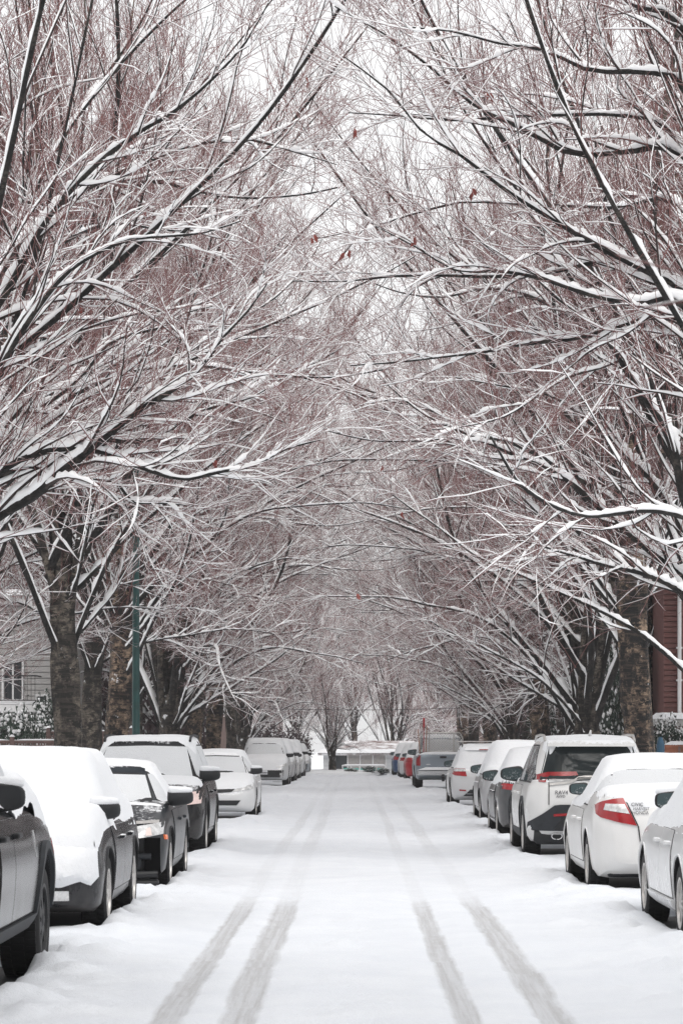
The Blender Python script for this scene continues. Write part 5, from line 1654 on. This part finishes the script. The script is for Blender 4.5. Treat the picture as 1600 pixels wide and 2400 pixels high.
c = Car(SPEC['R2'], (0.72, 0.715, 0.705), 0.0, 0.06, 0.22, 0.25, 'five', 'crossover_car')
b = c.b
c.windows(side='glass_half', rear='glass_dark'); c.doors(); c.arches('cladding', 0.085, 0.02); c.mirrors(M['black'], 0.0, 1.35); c.rails('alloy', False)
c.snow(0.05, [(-2.4, -1.95, 0.0)], 0.4, 0.6, 0.25, seed=14, edge=0.02)
c.patch('spoiler', 'B', [(-0.60, 1.545), (0.60, 1.545)], [(-0.58, 1.63), (0.58, 1.63)], c.paint, 0.13, 4, 12, 0.12)
for t in tails(c, [(0.90, 1.08), (0.62, 1.06), (0.60, 1.13), (0.20, 1.155)], [(0.88, 1.10), (0.74, 1.17), (0.60, 1.20), (0.22, 1.205)]): pass
for t in tails(c, [(0.60, 1.06), (0.26, 1.09)], [(0.60, 1.125), (0.24, 1.15)], 'clear_lens', 'reverse_light', 0.014): pass
c.patch('garnish', 'B', [(-0.60, 1.02), (-0.30, 1.05), (-0.18, 1.11), (0.18, 1.11), (0.30, 1.05), (0.60, 1.02)], [(-0.60, 1.05), (-0.30, 1.08), (-0.18, 1.15), (0.18, 1.15), (0.30, 1.08), (0.60, 1.05)], 'alloy', 0.03, 3, 16)
for sx in (-1, 1):
    c.patch('hatch_gap', 'B', [(sx * 0.605, 0.76), (sx * 0.60, 1.06)], [(sx * 0.617, 0.76), (sx * 0.612, 1.06)], 'seal', 0.010, 2, 10)
c.patch('bumper_cladding', 'B', [(-0.89, 0.41), (0, 0.40), (0.89, 0.41)], [(-0.88, 0.52), (-0.66, 0.66), (-0.52, 0.76), (0.52, 0.76), (0.66, 0.66), (0.88, 0.50)], 'cladding', 0.03, 7, 24)
c.patch('lower_bumper', 'B', [(-0.55, 0.42), (0.55, 0.42)], [(-0.40, 0.60), (0.40, 0.60)], 'black', 0.05, 4, 10)
for sx in (-1, 1): c.patch('reflector', 'B', [(sx * 0.30, 0.615), (sx * 0.55, 0.60)], [(sx * 0.30, 0.65), (sx * 0.55, 0.635)], 'red_lens', 0.05, 2, 4)
s = Soup(); s.tube([(-0.50 + 0.07 * math.cos(t), -2.28, 0.335 + 0.045 * math.sin(t)) for t in np.linspace(0, 6.283, 21)], 0.008, 6, cap=False); s.build('exhaust_pipe', M['chrome'], c.root)
s = Soup(); s.box(-0.80, 0.80, -2.22, -1.75, 0.22, 0.46, b=0.05); s.build('undertray', M['black'], c.root)
c.patch('rocker_panel', 'L', [(-0.82, 0.26), (0.86, 0.26)], [(-0.82, 0.40), (0.86, 0.40)], 'cladding', 0.02, 3, 10)
c.text('RAV4', 'B', -0.44, 0.90, 0.075); c.text('AWD', 'B', -0.45, 0.855, 0.05)
plate(c, 'B', 0.86)
s = Soup(); s.tube([(0, -1.55, 1.66), (0, -1.75, 1.76)], [0.03, 0.012], 8); s.build('antenna', c.paint, c.root)
c.finish('white crossover with dark rear window and black lower bumper on the right', GR)

c = Car(SPEC['R3'], (0.055, 0.058, 0.064), 0.5, 0.16, 0.35, 0.28, 'ten')
c.windows(); c.doors(); c.arches('chrome', 0.012, 0.006); c.mirrors(M['black'], 0.0, 1.2)
c.snow(0.12, [], 0.34, 0.5, 0.3, seed=15, edge=0.14)
for t in tails(c, [(0.5, 0.80), (0.84, 0.84)], [(0.5, 0.90), (0.84, 0.94)]): pass
c.patch('rocker_panel', 'L', [(-0.85, 0.20), (0.92, 0.20)], [(-0.85, 0.30), (0.92, 0.30)], 'chrome', 0.02, 3, 10)
c.finish('dark sedan dusted with snow directly ahead of the white crossover', GR)

c = Car(SPEC['R4'], (0.40, 0.40, 0.41), 0.55, 0.14, 0.4, 0.28, 'ten')
c.windows(); c.doors(); c.mirrors(None, 0.0, 1.2); c.arches('black', 0.012)
c.snow(0.13, [], 0.3, 0.46, 0.25, seed=16, edge=0.16)
for t in tails(c, [(0.5, 0.86), (0.84, 0.88)], [(0.5, 0.93), (0.84, 0.97)]): pass
c.finish('silver hatchback under a smooth thick roof of snow on the right', GR)

c = Car(SPEC['R5'], (0.60, 0.60, 0.605), 0.2, 0.12, 0.2, 0.28, 'five')
b = c.b
c.windows(rear='glass_white'); c.doors(); c.arches('black', 0.05); c.mirrors(M['black'], 0.0, 1.15); c.rails('black', False)
for y in (b['rf'] - 0.45, b['rr'] + 0.45):
    s = Soup(); s.box(-b['hwr'] - 0.06, b['hwr'] + 0.06, y - 0.035, y + 0.035, b['zr'] + 0.105, b['zr'] + 0.135, b=0.01); s.build('roof_bar', M['alloy'], c.root, sharp=40)
c.snow(0.055, [], 0.36, 0.55, 0.25, seed=17, edge=0.02)
for t in tails(c, [(0.50, 0.78), (0.78, 0.80), (0.86, 0.84)], [(0.54, 0.97), (0.80, 0.97), (0.85, 0.95)]): pass
for t in tails(c, [(0.52, 0.90), (0.80, 0.90)], [(0.55, 0.962), (0.80, 0.962)], 'clear_lens', 'reverse_light', 0.024): pass
for sx in (-1, 1): c.patch('reflector', 'B', [(sx * 0.52, 0.42), (sx * 0.68, 0.43)], [(sx * 0.52, 0.455), (sx * 0.68, 0.465)], 'red_lens', 0.02, 2, 4)
c.patch('lower_bumper', 'B', [(-0.58, 0.30), (0.58, 0.30)], [(-0.42, 0.46), (0.42, 0.46)], 'black', 0.02, 3, 10)
c.patch('spoiler', 'B', [(-0.54, 1.41), (0.54, 1.41)], [(-0.52, 1.48), (0.52, 1.48)], c.paint, 0.10, 3, 10, 0.1)
c.patch('brake_light', 'B', [(-0.18, 1.415), (0.18, 1.415)], [(-0.18, 1.435), (0.18, 1.435)], 'red_lens', 0.115, 2, 4)
plate(c, 'B', 0.66)
s = Soup(); s.tube([(0.22, -1.3, 1.5), (0.22, -1.38, 1.78)], 0.006, 5); s.build('antenna', M['black'], c.root)
c.finish('white wagon with silver roof bars and small red tail lights', GR)

c = Car(SPEC['R6'], (0.28, 0.32, 0.36), 0.45, 0.10, 0.25, 0.28, 'steel', 'pickup_truck', cuts=[(-0.76, 0.76, -2.56, -0.92, 0.72, 1.6)])
c.windows(); c.doors(); c.mirrors(M['black'], 0.01, 1.3); c.arches('black', 0.03)
c.snow(0.06, [(-2.8, -0.9, 1.0)], 0.4, 0.6, 0.3, seed=18, edge=0.06)
tg = c.patch('tailgate', 'B', [(-0.74, 0.74), (0.74, 0.74)], [(-0.74, 1.20), (0.74, 1.20)], c.paint, 0.03, 6, 12)
c.patch('handle', 'B', [(-0.11, 1.07), (0.11, 1.07)], [(-0.11, 1.14), (0.11, 1.14)], 'black', 0.036, 2, 5, parent=tg)
for t in tails(c, [(0.76, 0.82), (0.90, 0.82)], [(0.76, 1.16), (0.90, 1.16)]): pass
bp = box_part('bumper', 'chrome', c.root, -0.88, 0.88, -2.84, -2.66, 0.50, 0.68, b=0.04); snow_slab(bp, -0.86, 0.5, -2.84, -2.64, 0.68, 0.12, 'snow_cover', 6)
box_part('tow_hitch', 'black', c.root, -0.04, 0.04, -2.86, -2.5, 0.30, 0.46)
c.patch('badge', 'B', [(-0.58, 0.86), (-0.50, 0.845), (-0.42, 0.86)], [(-0.58, 0.87), (-0.50, 0.885), (-0.42, 0.87)], 'chrome', 0.036, 3, 9)
rk = Soup(); yk = -0.88
rk.tube([(-0.74, yk, 1.2), (-0.72, yk, 1.75), (-0.62, yk, 1.93), (0.62, yk, 1.93), (0.72, yk, 1.75), (0.74, yk, 1.2)], 0.025, 8)
for xk in (-0.42, 0.42): rk.tube([(xk, yk, 1.2), (xk, yk, 1.93)], 0.02, 6)
rk.tube([(-0.73, yk, 1.30), (0.73, yk, 1.30)], 0.02, 6)
ko = rk.build('cab_guard', M['alloy'], c.root)
sc = Soup()
for k in range(24):
    x0 = -1.35 + k * 0.09
    for sgn in (1, -1):
        pts = [(x0 + t * 0.62 if sgn > 0 else x0 + 0.62 - t * 0.62, yk, 1.31 + t * 0.60) for t in (0, 1)]
        (xa, _, za), (xb, _, zb_) = pts
        def clipx(xv, a, b2): return a[2] + (b2[2] - a[2]) * (xv - a[0]) / (b2[0] - a[0])
        P = list(pts)
        for i in (0, 1):
            for lim in (-0.7, 0.7):
                a_, b2 = P[i], P[1 - i]
                if (lim < 0 and a_[0] < lim < b2[0]) or (lim > 0 and a_[0] > lim > b2[0]): P[i] = (lim, yk, clipx(lim, a_, b2))
        if max(abs(P[0][0]), abs(P[1][0])) <= 0.701: sc.tube(P, 0.006, 4)
tag(sc.build('wire_mesh', M['alloy'], ko), kind='stuff')
c.finish('silver-blue pickup truck with wire-mesh cab guard on the right', GR, 'truck')
X6, Y6 = SPEC['R6']['X'], SPEC['R6']['Y']
M['red_paint'] = plain('red_paint', (0.42, 0.02, 0.025), 0.45, var=0.2)
M['wood'] = plain('ash_wood', (0.33, 0.16, 0.09), 0.7, var=0.25, scale=14)
for k, (dx, tilt, mat, top, lab) in enumerate(((-0.62, 0.02, 'red_paint', 2.42, 'red tool upright in the pickup bed, tallest of three'), (-0.70, -0.10, 'wood', 2.05, 'wooden tool handle leaning left in the pickup bed'), (-0.56, 0.06, 'wood', 2.2, 'wooden tool handle beside the red one in the pickup bed'))):
    s = Soup(); s.tube([(0, 0, 0.75), (tilt * 0.5, 0.05, 1.4), (tilt, 0.1, top)], [0.016, 0.016, 0.014], 8)
    if k == 0: s.box(tilt - 0.035, tilt + 0.035, 0.08, 0.11, top - 0.3, top + 0.02, b=0.012)
    o = s.build('hand_tool', M[mat], None, sharp=40); o.location = (X6 + dx, Y6 - 1.15, 0)
    tag(o, lab, 'tool', 'tools in the pickup bed')

def simple_rear(id_, col, T, label, seed, tl, zones=(), metal=0.0, dust=0.12):
    c = Car(SPEC[id_], col, metal, dust, 0.15, 0.28, 'five')
    c.windows(); c.doors(); c.mirrors(M['black'], 0.01, 1.1)
    c.snow(T, list(zones), 0.3, 0.46, 0.3, seed=seed, edge=0.08)
    for t in tails(c, *tl): pass
    plate(c, 'B', 0.6)
    c.finish(label, GR)
simple_rear('R7', (0.42, 0.012, 0.022), 0.10, 'bright red hatchback beyond the silver-blue pickup', 20, ([(0.5, 0.78), (0.84, 0.80)], [(0.5, 1.0), (0.84, 0.98)]))
simple_rear('R8', (0.6, 0.6, 0.61), 0.11, 'snowy white car just past the red hatchback', 21, ([(0.5, 0.78), (0.84, 0.80)], [(0.5, 0.95), (0.84, 0.93)]))
simple_rear('R9', (0.015, 0.06, 0.16), 0.08, 'last car on the right, blue, near the crossing', 22, ([(0.5, 0.78), (0.84, 0.80)], [(0.5, 1.0), (0.84, 0.98)]))

# ------------------------------------------------------------------ wintry air
hz, nt_, b_ = material('haze_air')
nt_.nodes.remove(b_)
pv = nt_.nodes.new('ShaderNodeVolumePrincipled')
pv.inputs['Color'].default_value = (0.965, 0.94, 0.95, 1)
pv.inputs['Density'].default_value = 0.0007
pv.inputs['Anisotropy'].default_value = 0.2
nt_.links.new(pv.outputs[0], nt_.nodes['Material Output'].inputs['Volume'])
s = Soup(); s.box(-1000, 1000, -400, 1000, -3.0, 26.0)
tag(s.build('haze', hz, None, smooth=False), kind='stuff')
